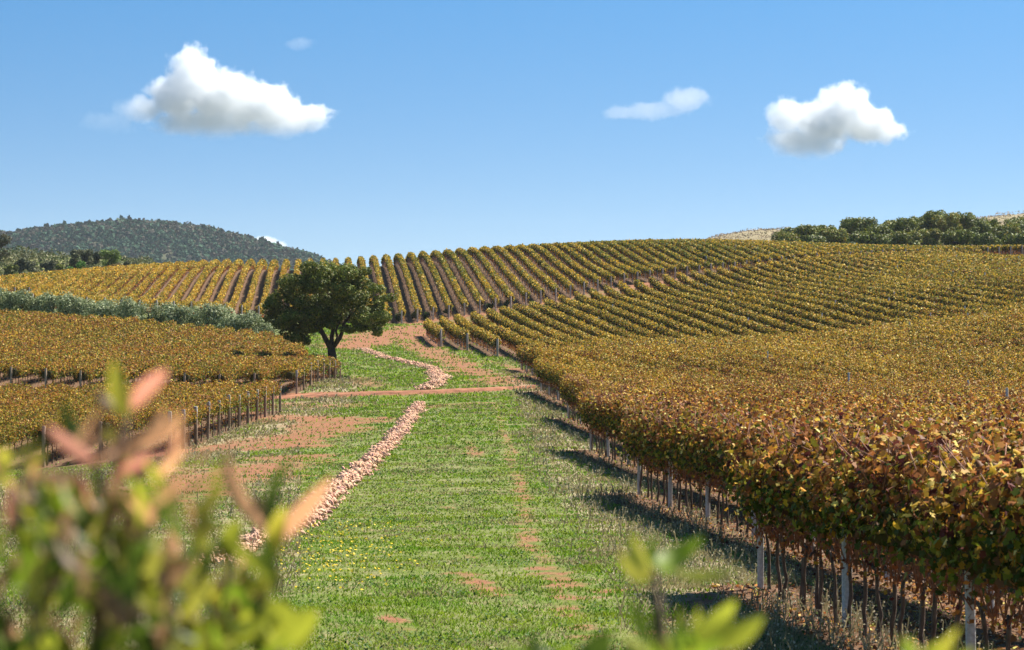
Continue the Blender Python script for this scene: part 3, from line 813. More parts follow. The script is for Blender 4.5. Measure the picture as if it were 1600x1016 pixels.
for px, py, sr in ((505, 432, 1.5), (470, 444, 1.35), (540, 436, 1.4), (570, 454, 1.3), (588, 476, 1.0), (440, 466, 1.2), (430, 490, .95), (452, 494, 1.15), (475, 474, 1.4), (510, 462, 1.5), (545, 470, 1.35), (578, 494, 1.05),
                   (594, 500, .8), (560, 502, .9), (466, 516, 1.0), (446, 512, .8), (484, 502, 1.0), (524, 486, 1.0), (488, 428, 1.1), (558, 434, 1.0), (419, 484, .6), (602, 488, .5), (496, 512, .8), (506, 500, .9), (540, 512, .6), (520, 500, .9), (560, 512, .7), (440, 505, .9), (470, 525, .8), (478, 532, .6), (460, 530, .5), (587, 514, .6), (523, 424, .8), (500, 488, 1.2), (535, 500, .8), (515, 505, .7), (600, 470, .8), (425, 470, .8), (455, 450, 1.0)):
    for q in range(6 if sr > 1.0 else 4):
        rad = sr * rr.uniform(.44, .68)
        c = om(px + rr.normal(0, 8) * sr, py + rr.normal(0, 6) * sr, rr.uniform(-2.4, 2.2) * min(sr, 1.2)); OAKCL.append((*c, rad * 1.15, rad * 1.15, rad * .72))
b = Buf(); crown_clumps(b, OAKCL, 78000, .15, [(.075, .11, .016), (.12, .155, .022), (.19, .22, .033), (.24, .20, .045)], [.3, .35, .22, .13], fill=.15)
link('crown', b.mesh('oak_crown', M_TREE), oak)

# olives between the left vines and the hill rows
OLP = [(.19, .23, .10), (.29, .33, .16), (.46, .49, .29), (.10, .14, .04)]; OLW = [.32, .26, .2, .22]
oli = []
for q in range(20):
    f = q / 19; px = -8 + f * 420; d = 292 - f * 26 + random.uniform(-3, 3)
    oli.append((px + random.uniform(-5, 5), d, random.uniform(.92, 1.1)))
for q, (px, d, s) in enumerate(oli):
    x = (px - 800) / F * d; z = float(H(x, d)); ty = np.interp(px, [0, 100, 200, 300, 380, 420], [448, 456, 467, 474, 484, 496]) + random.uniform(-5, 4)
    h = max((ZC + (508 - ty) / F * d - z), 2.0)
    tree('olive_tree', 'silver green olive tree behind the left vines, %s from the left' % ordn(q + 1), 'tree', 'olive trees in a row behind the left vines', (x, d, z), h, 1.45 * s + .2, 3000, .17, OLP, OLW, 9, 300 + q, .12, .55, .38, .5)
for q in range(8):
    px = 20 + q * 48; d = 303 - q * 2.2; x = (px - 800) / F * d; z = float(H(x, d)); ty = np.interp(px, [0, 100, 200, 300, 380], [455, 463, 474, 482, 491])
    tree('olive_tree', 'half hidden olive tree of the rear olive line, %s from the left' % ordn(q + 1), 'tree', 'olive trees in a row behind the left vines', (x, d, z), max(ZC + (508 - ty) / F * d - z, 2.0), 1.4, 2000, .2, OLP, OLW, 8, 400 + q, .12, .55, .38, .5)

# wood on the right skyline
WP = [(.085, .115, .016), (.145, .175, .02), (.225, .235, .032), (.30, .23, .05)]
wood = [(1222, 362, 5.5, 530), (1240, 357, 6, 545), (1262, 352, 6, 540), (1285, 352, 6, 545), (1300, 358, 5, 530), (1330, 340, 8, 548), (1352, 340, 8, 540), (1372, 350, 6, 528), (1396, 344, 7, 548), (1412, 340, 8, 540), (1432, 334, 9, 552),
        (1458, 328, 10, 545), (1480, 330, 9, 540), (1502, 331, 9, 552), (1525, 343, 7, 535), (1548, 341, 8, 545), (1570, 348, 7, 530), (1592, 345, 8, 540), (1612, 348, 7, 535), (1348, 362, 4.5, 520), (1420, 362, 5, 518), (1495, 360, 5, 520), (1540, 364, 5, 516), (1590, 366, 5, 516), (1450, 358, 6, 522), (1270, 368, 4, 518), (1385, 366, 4, 518), (1582, 340, 8, 548), (1604, 338, 8, 552), (1630, 342, 8, 545), (1562, 352, 6, 528), (1618, 358, 6, 522)]
order = sorted(range(len(wood)), key=lambda q: wood[q][0]); rank = {q: i + 1 for i, q in enumerate(order)}
for q, (px, ty, h, d) in enumerate(wood):
    x = (px - 800) / F * d; z = float(H(x, d)); hh = max(ZC + (508 - ty) / F * d - z, 2.5)
    w = [.45, .35, .15, .05] if q % 4 else [.15, .3, .35, .2]
    tree('oak_tree', 'dark green wood tree on the right skyline, %s from the left of the wood' % ordn(rank[q]), 'tree', 'trees of the wood on the right skyline', (x, d, z), hh, max(3.4, hh * .55), 5200, .42, WP, w, 18, 600 + q, .25, .46, .46, .40)
lowb = [(1225, 378), (1262, 378), (1283, 379), (1310, 381), (1335, 378), (1375, 386), (1405, 384), (1455, 386)]
for q, (px, ty) in enumerate(lowb):
    d = 505; x = (px - 800) / F * d; z = float(H(x, d)); hh = max(ZC + (508 - ty) / F * d - z, 1.2)
    tree('bush', 'pale grey-green bush at the foot of the right wood, %s from the left' % ordn(q + 1), 'bush', 'pale bushes at the foot of the wood', (x, d, z), hh, 1.5, 900, .3, [(.13, .17, .06), (.18, .22, .09), (.10, .13, .04)], [.4, .3, .3], 6, 700 + q, .08, .5, .4, .5)
for q, px in enumerate((1003, 1022, 1041, 1060, 1080)):
    d = 503; x = (px - 800) / F * d; z = float(H(x, d)); hh = max(ZC + (508 - 373) / F * d - z, .9)
    tree('bush', 'small dark bush on the ridge above the vine rows, %s from the left' % ordn(q + 1), 'bush', 'small dark bushes on the ridge', (x, d, z), hh, 1.0, 500, .3, WP, [.4, .4, .2, 0], 5, 740 + q, .06, .55, .38, .5)
# trees and scrub at the left behind the hill rows
GB = [(.05, .12, .015), (.08, .19, .025), (.12, .25, .04)]; GY = [(.10, .16, .02), (.16, .24, .03), (.22, .28, .05)]; GO = [(.07, .085, .03), (.11, .12, .05), (.15, .155, .07)]
lt = [(-2, 366, 548, 2.9, [(.03, .045, .012), (.05, .06, .016), (.09, .07, .03)], 'tall dark tree at the left edge of the frame behind the hill vines'),
      (32, 392, 535, 2.2, GO, 'low dark green bush next to the tall tree at the left'), (75, 400, 532, 1.9, GO, 'wide low olive green bush behind the hill vines at far left'),
      (118, 404, 524, 2.1, GB, 'bright green rounded bush just behind the golden hill vines'), (117, 390, 548, 1.6, GO, 'grey-green round tree top behind the bright green bush'),
      (133, 389, 552, 1.8, GO, 'grey-green tree between the bright bush and the yellow-green tree'), (150, 393, 556, 1.2, GO, 'small grey-green tree left of the yellow-green tree'),
      (171, 390, 550, 2.2, GY, 'yellow-green tree with open crown behind the hill vines'), (180, 408, 522, 1.8, [(.20, .14, .03), (.27, .18, .05)], 'orange brown bush right of the bright green bush'),
      (205, 406, 545, 1.6, GO, 'low green bush right of the yellow-green tree'), (232, 409, 545, 1.5, GO, 'small low green bush at the right end of the left scrub'), (50, 408, 525, 1.8, GO, 'dull green bush low behind the leftmost hill rows'), (20, 412, 520, 1.8, WP[:3], 'dark bush at the foot of the tall tree at the left edge'),
      (95, 412, 518, 1.4, WP[:3], 'dark small bush left of the bright green bush')]
for q, (px, ty, d, r, pal, lab) in enumerate(lt):
    x = (px - 800) / F * d; z = float(H(x, d)); hh = max(ZC + (508 - ty) / F * d - z, 1.5)
    tree('tree' if hh > 3.2 else 'bush', lab, 'tree' if hh > 3.2 else 'bush', 'scrub behind the left hill vines', (x, d, z), hh, r, 2600, .32, pal, [1] * len(pal), 10, 800 + q, .15, .55, .4, .45)
def ground_cover(name, px0, px1, d0, d1, n, size, pal, hmax, label, cat, seed, spiky=False):
    px = rng.uniform(px0, px1, n); d = rng.uniform(d0, d1, n); x = (px - 800) / F * d
    m = noise2(x, d, 5.0, seed) * .6 + noise2(x, d, 1.8, seed + 1) * .4
    z = H(x, d) + np.clip(.25 + 1.3 * m, .04, 1.3) * hmax * rng.random(n) ** .6
    tone = np.array(pal)[np.clip((noise2(x, d, 7, seed + 2) * .5 + .5 + rng.normal(0, .2, n)) * len(pal), 0, len(pal) - 1).astype(int)]
    b = Buf(); nn = rng.normal(0, .7, (n, 3)) + (np.array([0, -.8, .2]) if spiky else np.array([0, -.2, .8]))
    leaf_quads(b, np.stack([x, d, z], -1), nn, size * rng.uniform(.6, 1.4, n), tone * rng.uniform(.7, 1.3, (n, 1)), .4 if spiky else .8)
    tag(link(name, b.mesh(name, M_TREE)), label, cat, kind='stuff')
ground_cover('scrub', -60, 262, 503, 600, 30000, .5, [(.05, .075, .018), (.09, .12, .025), (.12, .13, .05), (.15, .14, .06), (.08, .10, .03)], 1.6, 'low green scrub on the rise behind the left hill vines', 'scrub', 51)
ground_cover('dry_grass', 1060, 1660, 510, 660, 30000, .5, [(.33, .25, .17), (.42, .33, .23), (.27, .20, .14), (.22, .19, .10)], .9, 'dry straw coloured grass on the ridge by the wood', 'grass', 55, True)
# green weeds at the feet of the hill rows' end posts
for q, px in enumerate((592, 622, 648, 666, 700, 768, 792)):
    d = interp(px, EDGE_HILL_D) + 3; x = (px - 800) / F * d; z = float(H(x, d))
    tree('bush', 'small green bush between hill row ends right of the oak, %s from left' % ordn(q + 1), 'bush', 'green bushes at the hill row ends', (x, d, z), 1.1 + .3 * (q % 3), .75, 420, .2, [(.05, .09, .015), (.08, .13, .02)], [.5, .5], 5, 860 + q, .05, .5, .35, .5)

# ------------------------------------------------------------------ distant wooded hill
HD = 2600.0
HPX = [-400, -200, -60, 0, 40, 100, 150, 185, 215, 240, 270, 310, 345, 380, 420, 455, 490, 520, 600, 760]
HPY = [420, 395, 378, 370, 362, 353, 349, 346, 343.5, 345, 348, 355, 362, 370.5, 383, 394, 405, 416, 435, 460]
def hill_h(x, y):
    px = 800 + F * x / HD
    crest = (508 - np.interp(px, HPX, HPY)) / F * HD
    s = np.clip((y - (HD - 520)) / 520, 0, 1); bk = np.clip((y - HD) / 500, 0, 1)
    prof = np.sin(s * np.pi / 2) ** 1.15 * (1 - bk ** 2)
    return ZC - 14 + (crest + 9) * prof + noise2(x, y, 60, 8) * 4 * s + noise2(x, y, 25, 9) * 1.2 * s
hx = np.linspace(-850, 20, 150); hy = np.linspace(HD - 560, HD + 500, 90)
HX, HY = np.meshgrid(hx, hy); HZ = hill_h(HX, HY)
i = np.arange(89)[:, None] * 150 + np.arange(149)[None]
M_HILL = noise_material('hill_soil', (.035, .05, .025), (.08, .08, .04), .02, .95, .2)
tag(link('hill', mesh_np('hill', np.stack([HX, HY, HZ], -1).reshape(-1, 3), [np.stack([i, i + 1, i + 151, i + 150], -1).reshape(-1, 4)], M_HILL, smooth=True)), 'distant wooded hill', 'hill', kind='structure')
b = Buf(); nt = 9000
tx = rng.uniform(-640, -150, nt); ty_ = HD - 450 * rng.random(nt) ** 1.0 + rng.uniform(0, 30, nt)
tz = hill_h(tx, ty_)
hh_ = rng.uniform(4.0, 8.0, nt) * (1 + .22 * np.clip(noise2(tx, ty_, 30, 15), -.6, 1)) * np.where(rng.random(nt) < .05, 1.25, 1); rw = hh_ * rng.uniform(.38, .6, nt)
crest_y = np.interp(800 + F * tx / HD, HPX, HPY)
hgt = sstep(.35, 1.0, (tz - ZC + 5) / np.maximum((508 - crest_y) / F * HD + 5, 1) + noise2(tx, ty_, 55, 14) * .22)
brown = rng.random(nt) < (.06 + .42 * hgt)
colr = np.where(brown[:, None], np.array([.095, .09, .065]), np.array([.052, .105, .06])) * rng.uniform(.84, 1.16, (nt, 1))  # tree tones lightened and blued in place of thicker haze
per = 16
dd = unit(rng.normal(size=(nt, per, 3))); dd[:, :, 2] = np.abs(dd[:, :, 2]) * 1.2 - .2
cone = (rng.random(nt) < .25)[:, None]
vz = rng.random((nt, per))
PP = np.stack([tx[:, None] + dd[:, :, 0] * rw[:, None] * np.where(cone, 1 - vz, .9), ty_[:, None] + dd[:, :, 1] * rw[:, None] * np.where(cone, 1 - vz, .9), tz[:, None] + hh_[:, None] * np.where(cone, .2 + vz * .95, .55 + dd[:, :, 2] * .45)], -1).reshape(-1, 3)
leaf_quads(b, PP, unit(dd.reshape(-1, 3) + rng.normal(0, .35, (nt * per, 3))), np.repeat(rw * .95, per) * rng.uniform(.7, 1.2, nt * per), np.repeat(colr, per, 0) * rng.uniform(.9, 1.1, (nt * per, 1)), .9)
tag(link('forest', b.mesh('forest', M_FOREST)), 'mixed woodland covering the distant hill', 'forest', kind='stuff')

# ------------------------------------------------------------------ stone lines
def ico():
    import bmesh
    bm = bmesh.new(); bmesh.ops.create_icosphere(bm, subdivisions=2, radius=.5)
    V = np.array([v.co[:] for v in bm.verts]); Fc = np.array([[v.index for v in f.verts] for f in bm.faces]); bm.free(); return V, Fc
IV, IF = ico()
def stone_shape(seed):
    r = np.random.default_rng(seed); V = IV.copy()
    for _ in range(9):                       # knock flat faces off a ball
        n = unit(r.normal(size=3)); c = r.uniform(.17, .38); d = V @ n; V = V - np.maximum(d - c, 0)[:, None] * n * .97
    return V * np.array([1.45, 1.05, .72])
STV = [stone_shape(s) for s in range(8)]
STM = [mesh_np('stone', v, [IF], M_STONE) for v in STV]
def stone_points(line, w, h, n, smin, smax):
    P = np.array(line); seg = np.hypot(*np.diff(P, axis=0).T); s = np.concatenate([[0], np.cumsum(seg)])
    q = rng.random(n) * s[-1]; c = np.stack([np.interp(q, s, P[:, 0]), np.interp(q, s, P[:, 1])], -1)
    e = .05 * s[-1]; c2 = np.stack([np.interp(np.clip(q + .5, 0, s[-1]), s, P[:, 0]), np.interp(np.clip(q + .5, 0, s[-1]), s, P[:, 1])], -1); c1 = np.stack([np.interp(np.clip(q - .5, 0, s[-1]), s, P[:, 0]), np.interp(np.clip(q - .5, 0, s[-1]), s, P[:, 1])], -1)
    d = unit(c2 - c1); nr = np.stack([-d[:, 1], d[:, 0]], -1)
    a = np.clip(rng.normal(0, .42, n), -1.15, 1.15); ww = w * (1 + .25 * noise1(q, 6, ((.5, 1), (1.3, .6))))
    xy = c + nr * (a * ww * .5)[:, None]
    size = smin + (smax - smin) * rng.random(n) ** 2
    z = H(xy[:, 0], xy[:, 1]) + h * np.clip(1 - a * a, 0, 1) * rng.uniform(.5, 1.05, n) * (1 + .3 * noise1(q, 8, ((.7, 1), (2, .5)))) + size * .12
    return np.stack([xy[:, 0], xy[:, 1], z], -1), size
def rotm(n):
    q = unit(rng.normal(size=(n, 4))); w, x, y, z = q.T
    return np.stack([np.stack([1 - 2 * (y * y + z * z), 2 * (x * y - z * w), 2 * (x * z + y * w)], -1), np.stack([2 * (x * y + z * w), 1 - 2 * (x * x + z * z), 2 * (y * z - x * w)], -1), np.stack([2 * (x * z - y * w), 2 * (y * z + x * w), 1 - 2 * (x * x + y * y)], -1)], 1)
def mound(b, line, w, h):
    P = np.array(line); seg = np.hypot(*np.diff(P, axis=0).T); s = np.concatenate([[0], np.cumsum(seg)]); n = max(int(s[-1] / .7), 4)
    q = np.linspace(0, s[-1], n); c = np.stack([np.interp(q, s, P[:, 0]), np.interp(q, s, P[:, 1])], -1); d = unit(np.gradient(c, axis=0)); nr = np.stack([-d[:, 1], d[:, 0]], -1)
    a = np.linspace(-1, 1, 7); X = c[:, None, 0] + nr[:, None, 0] * a * w * .45; Y = c[:, None, 1] + nr[:, None, 1] * a * w * .45
    Z = H(X, Y) + (h * .75 * (1 - a * a))[None] * np.sin(np.linspace(.02, np.pi - .02, n))[:, None] ** .3 - .06
    i = np.arange(n - 1)[:, None] * 7 + np.arange(6)[None]
    b.add(np.stack([X, Y, Z], -1).reshape(-1, 3), np.stack([i, i + 1, i + 8, i + 7], -1).reshape(-1, 4), (.3, .2, .15))
def rubble(name, line, w, h, n, smin, smax, label, nbig=0, lab_big=''):
    P, sz = stone_points(line, w, h, n, smin, smax)
    score = sz / P[:, 1]; ordr = np.argsort(-score); big, rest = ordr[:nbig], ordr[nbig:]
    for j in big:
        o = link('stone', STM[int(rng.integers(8))]); o.location = P[j]; o.scale = (sz[j],) * 3; o.rotation_euler = rng.uniform(0, 6.28, 3)
        tag(o, lab_big, 'stone', 'loose stones of the near stone line')
    b = Buf(); mound(b, line, w, h)
    Rm = rotm(len(rest))
    for v in range(8):
        ix = np.arange(len(rest))[v::8]; j = rest[ix]
        V = np.einsum('nij,kj->nki', Rm[ix], STV[v]) * sz[j][:, None, None] + P[j][:, None]
        T = (np.arange(len(ix))[:, None, None] * len(IV) + IF[None]).reshape(-1, 3)
        b.add(V.reshape(-1, 3), T, np.repeat(np.array([.62, .37, .24])[None] * rng.uniform(.55, 1.3, (len(ix), 1)) * (1 + rng.normal(0, .06, (len(ix), 3))), len(IF), 0))
    tag(link(name, b.mesh(name, M_COL)), label, 'stones', kind='stuff')
rubble('rubble', STONES_NEAR, .88, .12, 9000, .06, .20, 'line of pale pinkish stones heaped along the grass', 300, 'pale pinkish stone lying in the near stone line beside the green grass')
rubble('rubble', STONES_FAR, 1.7, .15, 7000, .09, .26, 'winding line of pale stones beyond the crossing road')

# ------------------------------------------------------------------ grass and weeds
def in_view_pts(n, ya, yb, pw, xa, xb):
    q = rng.random(n); e = 1 - pw
    y = (ya ** e + q * (yb ** e - ya ** e)) ** (1 / e)
    x = rng.uniform(xa, xb, n); return x, y
def blades(name, x, y, hgt, wid, col, mat, label, cat, lean=.5):
    n = len(x); z = H(x, y) - .01; a = rng.uniform(0, 6.28, n); b = Buf()
    dx, dy = np.cos(a) * wid * .5, np.sin(a) * wid * .5; lx, ly = rng.normal(0, lean, n) * hgt, rng.normal(0, lean, n) * hgt
    V = np.stack([np.stack([x - dx, y - dy, z], -1), np.stack([x + dx, y + dy, z], -1), np.stack([x + dx * .7 + lx * .45, y + dy * .7 + ly * .45, z + hgt * .62], -1), np.stack([x + lx, y + ly, z + hgt], -1), np.stack([x - dx * .7 + lx * .45, y - dy * .7 + ly * .45, z + hgt * .62], -1)], 1).reshape(-1, 3)
    b.add(V, np.arange(n * 5).reshape(n, 5), col)
    return tag(link(name, b.mesh(name, mat)), label, cat, kind='stuff')
stone_d = lambda x, y: np.minimum(seg_dist(x, y, STONES_NEAR), seg_dist(x, y, STONES_FAR))
n = 1000000
x, y = in_view_pts(n, 22, 345, 1.7, -26, 9)
px = 800 + F * x / y
soil = soil_mask(x, y); vm = np.maximum(vine_mask(x, y), left_mask(x, y)); dm = dry_mask(x, y)
pn = noise2(x, y, 1.3, 61) * .6 + noise2(x, y, .4, 62) * .4
keep = (px > -560) & (px < 1780) & (stone_d(x, y) > .36 + .15 * noise2(x, y, .6, 68)) & (rng.random(n) > sstep(.15, .9, soil + .45 * noise2(x, y, .35, 66)) * .97) & (rng.random(n) > vm * .93) & (rng.random(n) < .62 + .8 * pn)
x, y, dm, pn = x[keep], y[keep], dm[keep], pn[keep]
dry = rng.random(len(x)) < np.clip(.14 + .75 * dm + .55 * noise2(x, y, 2.4, 63) + .7 * np.clip(noise2(x, y, .45, 65), -.3, 1), 0, .95)
tall = 1 + .8 * np.clip(noise2(x, y, .6, 64), 0, 1) ** 1.5 * (rng.random(len(x)) < .8) + .5 * dm
hgt = np.maximum(.038, y / 1700) * rng.uniform(.6, 1.5, len(x)) * tall; wid = np.maximum(.016, y / 1700) * rng.uniform(.7, 1.4, len(x))
patch = np.clip(noise2(x, y, 1.6, 91) * .6 + noise2(x, y, .45, 92) * .5 + .5, 0, 1)[:, None]
cg = (np.array([.215, .30, .024]) * patch + np.array([.105, .235, .018]) * (1 - patch)) * rng.uniform(.55, 1.5, (len(x), 1)) + rng.random((len(x), 1)) * np.array([.05, .035, .0]); cd = np.array([.30, .255, .12])[None] * rng.uniform(.6, 1.3, (len(x), 1))
blades('grass', x, y, hgt, wid, np.where(dry[:, None], cd, cg), M_GRASS, 'green and straw coloured grass of the track between the vines', 'grass')
# pale dry weeds along the right vines and by the left posts
n = 60000
x, y = in_view_pts(n, 24, 215, 1.6, -14, 5); dm = dry_mask(x, y); cl = noise2(x, y, .8, 71)
keep = (rng.random(n) < dm * np.clip(.25 + cl, 0, 1)) & (soil_mask(x, y) < .5)
x, y = x[keep], y[keep]
b = Buf(); z = H(x, y); hh = rng.uniform(.08, .30, len(x)); m = len(x)
wd_ = np.maximum(.006, y / 6000); lx = rng.normal(0, .08, m); ly = rng.normal(0, .08, m)
V = np.stack([np.stack([x - wd_, y, z], -1), np.stack([x + wd_, y, z], -1), np.stack([x + lx + wd_, y + ly, z + hh], -1), np.stack([x + lx - wd_, y + ly, z + hh], -1)], 1).reshape(-1, 3)
b.add(V, np.arange(m * 4).reshape(m, 4), np.array([.26, .22, .12])[None] * rng.uniform(.6, 1.3, (m, 1)))
for r_ in range(4):
    P = np.stack([x + lx + rng.normal(0, .03, m), y + ly + rng.normal(0, .03, m), z + hh * rng.uniform(.5, 1.0, m)], -1)
    leaf_quads(b, P, rng.normal(size=(m, 3)), np.maximum(.03, y / 1500) * rng.uniform(.6, 1.3, m), np.where(rng.random((m, 1)) < .6, np.array([[.42, .38, .27]]), np.array([[.12, .16, .06]])) * rng.uniform(.7, 1.3, (m, 1)))
tag(link('dry_weeds', b.mesh('dry_weeds', M_GRASS)), 'pale dry weeds along the vine edges', 'weeds', kind='stuff')
# broad leaved weeds in the sward
n = 50000
x, y = in_view_pts(n, 24, 130, 1.7, -9, 4.5); keep = (noise2(x, y, .9, 81) + .4 * noise2(x, y, .3, 82) > .25) & (soil_mask(x, y) < .4) & (vine_mask(x, y) < .5) & (stone_d(x, y) > .5); x, y = x[keep], y[keep]; m = len(x)
b = Buf(); leaf_quads(b, np.stack([x, y, H(x, y) + rng.uniform(.02, .10, m)], -1), rng.normal(0, .45, (m, 3)) + np.array([0, 0, 1]), np.maximum(.045, y / 900) * rng.uniform(.6, 1.3, m), np.array([.05, .105, .016])[None] * rng.uniform(.5, 1.7, (m, 1)), .6)
tag(link('ground_weeds', b.mesh('ground_weeds', M_GRASS)), 'broad leaved green weeds among the grass', 'weeds', kind='stuff')
# small yellow flowers
fp = np.array([ground(px_, py_) for px_, py_ in zip(np.clip(rng.normal(540, 55, 300), 440, 690), np.clip(rng.normal(872, 28, 300), 825, 950))])
b = Buf(); m = len(fp); leaf_quads(b, np.stack([fp[:, 0], fp[:, 1], H(fp[:, 0], fp[:, 1]) + rng.uniform(.06, .14, m)], -1), rng.normal(0, .35, (m, 3)) + np.array([0, -.4, 1]), rng.uniform(.03, .055, m), np.array([.75, .55, .03]), 1.0)
tag(link('yellow_flowers', b.mesh('yellow_flowers', M_GRASS)), 'tiny yellow flowers sprinkled in the grass', 'flowers', kind='stuff')
# fallen leaves under the right vines
n = 60000
x, y = in_view_pts(n, 18, 200, 1.6, 1, 12); keep = vine_mask(x, y) > .5; x, y = x[keep], y[keep]; m = len(x)
b = Buf(); leaf_quads(b, np.stack([x, y, H(x, y) + rng.uniform(.005, .05, m)], -1), rng.normal(0, .4, (m, 3)) + np.array([0, 0, 1]), np.maximum(.07, y / 1000) * rng.uniform(.6, 1.2, m), pick(np.repeat((MIX['hill_under'] + wv(pale=.1, brown=.4))[None], m, 0)), .8)
tag(link('fallen_leaves', b.mesh('fallen_leaves', M_VINE)), 'fallen red-brown vine leaves on the soil', 'leaves', kind='stuff')

# ------------------------------------------------------------------ foreground shrubs (out of focus)
rng = np.random.default_rng(21)      # the shrubs keep their own shape whatever is built before them
PINK = (.64, .27, .18); SALMON = (.70, .36, .18); RED_ = (.46, .14, .11); YEL = (.58, .52, .06); GRN = (.19, .27, .02); DGR = (.07, .11, .014); LIME = (.34, .36, .035); BRN = (.20, .12, .06); OLV = (.24, .23, .035)
def blade_leaf(buf, a, t, width, col, curl=.18, roll=0.0, jit=.35):
    a = np.asarray(a, float); t = np.asarray(t, float); L = np.linalg.norm(t - a); ax = (t - a) / L
    side = np.cross(ax, np.array([-.6, .85, -.6]) + rng.normal(0, jit, 3)); side /= np.linalg.norm(side); nrm = np.cross(side, ax)
    side = side * math.cos(roll) + nrm * math.sin(roll); nrm = np.cross(side, ax)
    s = np.linspace(0, 1, 9); w = width * .5 * np.sin(np.pi * s ** .8) ** .8 + .0006
    mid = a + np.outer(s, t - a) + np.outer(np.sin(s * np.pi) * L * curl, nrm)
    V = np.stack([mid - side * w[:, None] + nrm * w[:, None] * .35, mid, mid + side * w[:, None] + nrm * w[:, None] * .35], 1).reshape(-1, 3)
    i = np.arange(8)[:, None] * 3 + np.arange(2)[None]
    buf.add(V, np.stack([i, i + 1, i + 4, i + 3], -1).reshape(-1, 4), col)
def shrub(label, base_px, D, leaves, shoots, fill, near=.80):
    D *= near
    bx = (base_px - 800) / F * D; o = empty('shrub', (bx, D, float(H(bx, D))), label, 'shrub')
    base = np.array(o.location)
    W3 = lambda px, py, d: np.array([(px - 800) / F * d, d, ZC + (508 - py) / F * d]) if d < 2.2 else W3(px, py, d * near)
    st, old, young = Buf(), Buf(), Buf()
    root = base + np.array([0, 0, -.05])
    for pts in shoots:          # (px,py,depth) from low to high
        q = [W3(*p) for p in pts]
        p0 = q[0]; mid = root + (p0 - root) * .55 + rng.normal(0, .03, 3)
        tube(st, [root + rng.normal(0, .02, 3) * np.array([1, 1, 0]), mid, *q], np.linspace(.011, .0024, len(q) + 2), (.12, .06, .04), 6)
    for (ax, ay, tx, ty, w, col, d0, d1) in leaves:
        buf = young if col in (PINK, SALMON, RED_) else old
        blade_leaf(buf, W3(ax, ay, d0), W3(tx, ty, d1), w * .66 * D / F, np.array(col) * rng.uniform(.9, 1.15), rng.uniform(.02, .2), rng.uniform(-.15, .15), .1)
    for (x0, x1, y0, y1, n, cols, L) in fill:
        L *= near
        for _ in range(n):
            px_, py_ = rng.uniform(x0, x1), rng.uniform(y0, y1); d = D + rng.normal(0, .10); a = np.array([(px_ - 800) / F * d, d, ZC + (508 - py_) / F * d])
            th = rng.uniform(.5, 2.64); t = a + L * rng.uniform(.6, 1.2) * np.array([math.cos(th), rng.normal(0, .5), math.sin(th) * .8 + .1])
            c = cols[int(rng.integers(len(cols)))]
            blade_leaf(young if c in (PINK, SALMON, RED_) else old, a, t, L * rng.uniform(.17, .28), np.array(c) * rng.uniform(.75, 1.2), rng.uniform(-.1, .25), rng.uniform(-1.2, 1.2))
    link('stems', st.mesh('shrub_stems', M_VBARK, True, off=base), o)
    link('leaves', old.mesh('shrub_leaves', M_BUSH, True, off=base), o)
    if young.n: tag(link('young_leaves', young.mesh('shrub_young_leaves', M_BUSH, True, off=base), o), 'salmon pink young leaves at the shoot tips')
    return o
D0 = 2.35
shrub('out of focus shrub with salmon pink shoot tips filling the lower left corner', 180, D0,
      [(200, 655, 178, 560, 44, YEL, 2.35, 2.33), (205, 640, 262, 578, 40, PINK, 2.35, 2.3), (215, 690, 285, 640, 44, SALMON, 2.33, 2.28), (150, 720, 72, 665, 46, PINK, 2.35, 2.3), (160, 720, 285, 645, 40, SALMON, 2.35, 2.36), (120, 745, 60, 742, 40, SALMON, 2.3, 2.3),
       (185, 640, 150, 610, 36, BRN, 2.4, 2.4), (130, 700, 95, 625, 34, DGR, 2.42, 2.42), (190, 742, 245, 712, 40, PINK, 2.3, 2.28), (150, 790, 120, 740, 46, RED_, 2.38, 2.36), (175, 770, 205, 722, 34, RED_, 2.38, 2.36), (215, 800, 290, 740, 42, SALMON, 2.34, 2.3),
       (100, 810, 45, 760, 60, DGR, 2.33, 2.3), (60, 800, 120, 755, 66, GRN, 2.33, 2.3), (20, 830, 25, 750, 34, PINK, 2.35, 2.33), (0, 760, 12, 700, 50, YEL, 2.3, 2.3), (130, 840, 145, 765, 50, DGR, 2.3, 2.3), (160, 830, 285, 790, 56, LIME, 2.34, 2.3), (190, 820, 230, 760, 40, DGR, 2.4, 2.4)],
      [[(150, 1010, 2.4), (160, 850, 2.38), (200, 650, 2.35)], [(60, 1010, 2.3), (50, 880, 2.3), (25, 760, 2.33)], [(220, 1010, 2.35), (190, 880, 2.34), (150, 720, 2.35)], [(260, 1010, 2.4), (230, 880, 2.38), (215, 700, 2.33)], [(30, 1020, 2.45), (90, 900, 2.42), (120, 745, 2.38)]],
      [(-40, 330, 800, 1080, 100, [OLV, DGR, GRN, LIME, YEL, BRN, SALMON, BRN, DGR, OLV], .058), (-30, 330, 690, 860, 36, [SALMON, SALMON, RED_, YEL, SALMON, OLV], .042), (-40, 260, 880, 1100, 46, [DGR, OLV, GRN, BRN, LIME, SALMON], .06), (-60, 300, 880, 1120, 52, [DGR, DGR, BRN, OLV], .065), (30, 300, 770, 860, 16, [GRN, LIME, DGR, YEL], .045)])
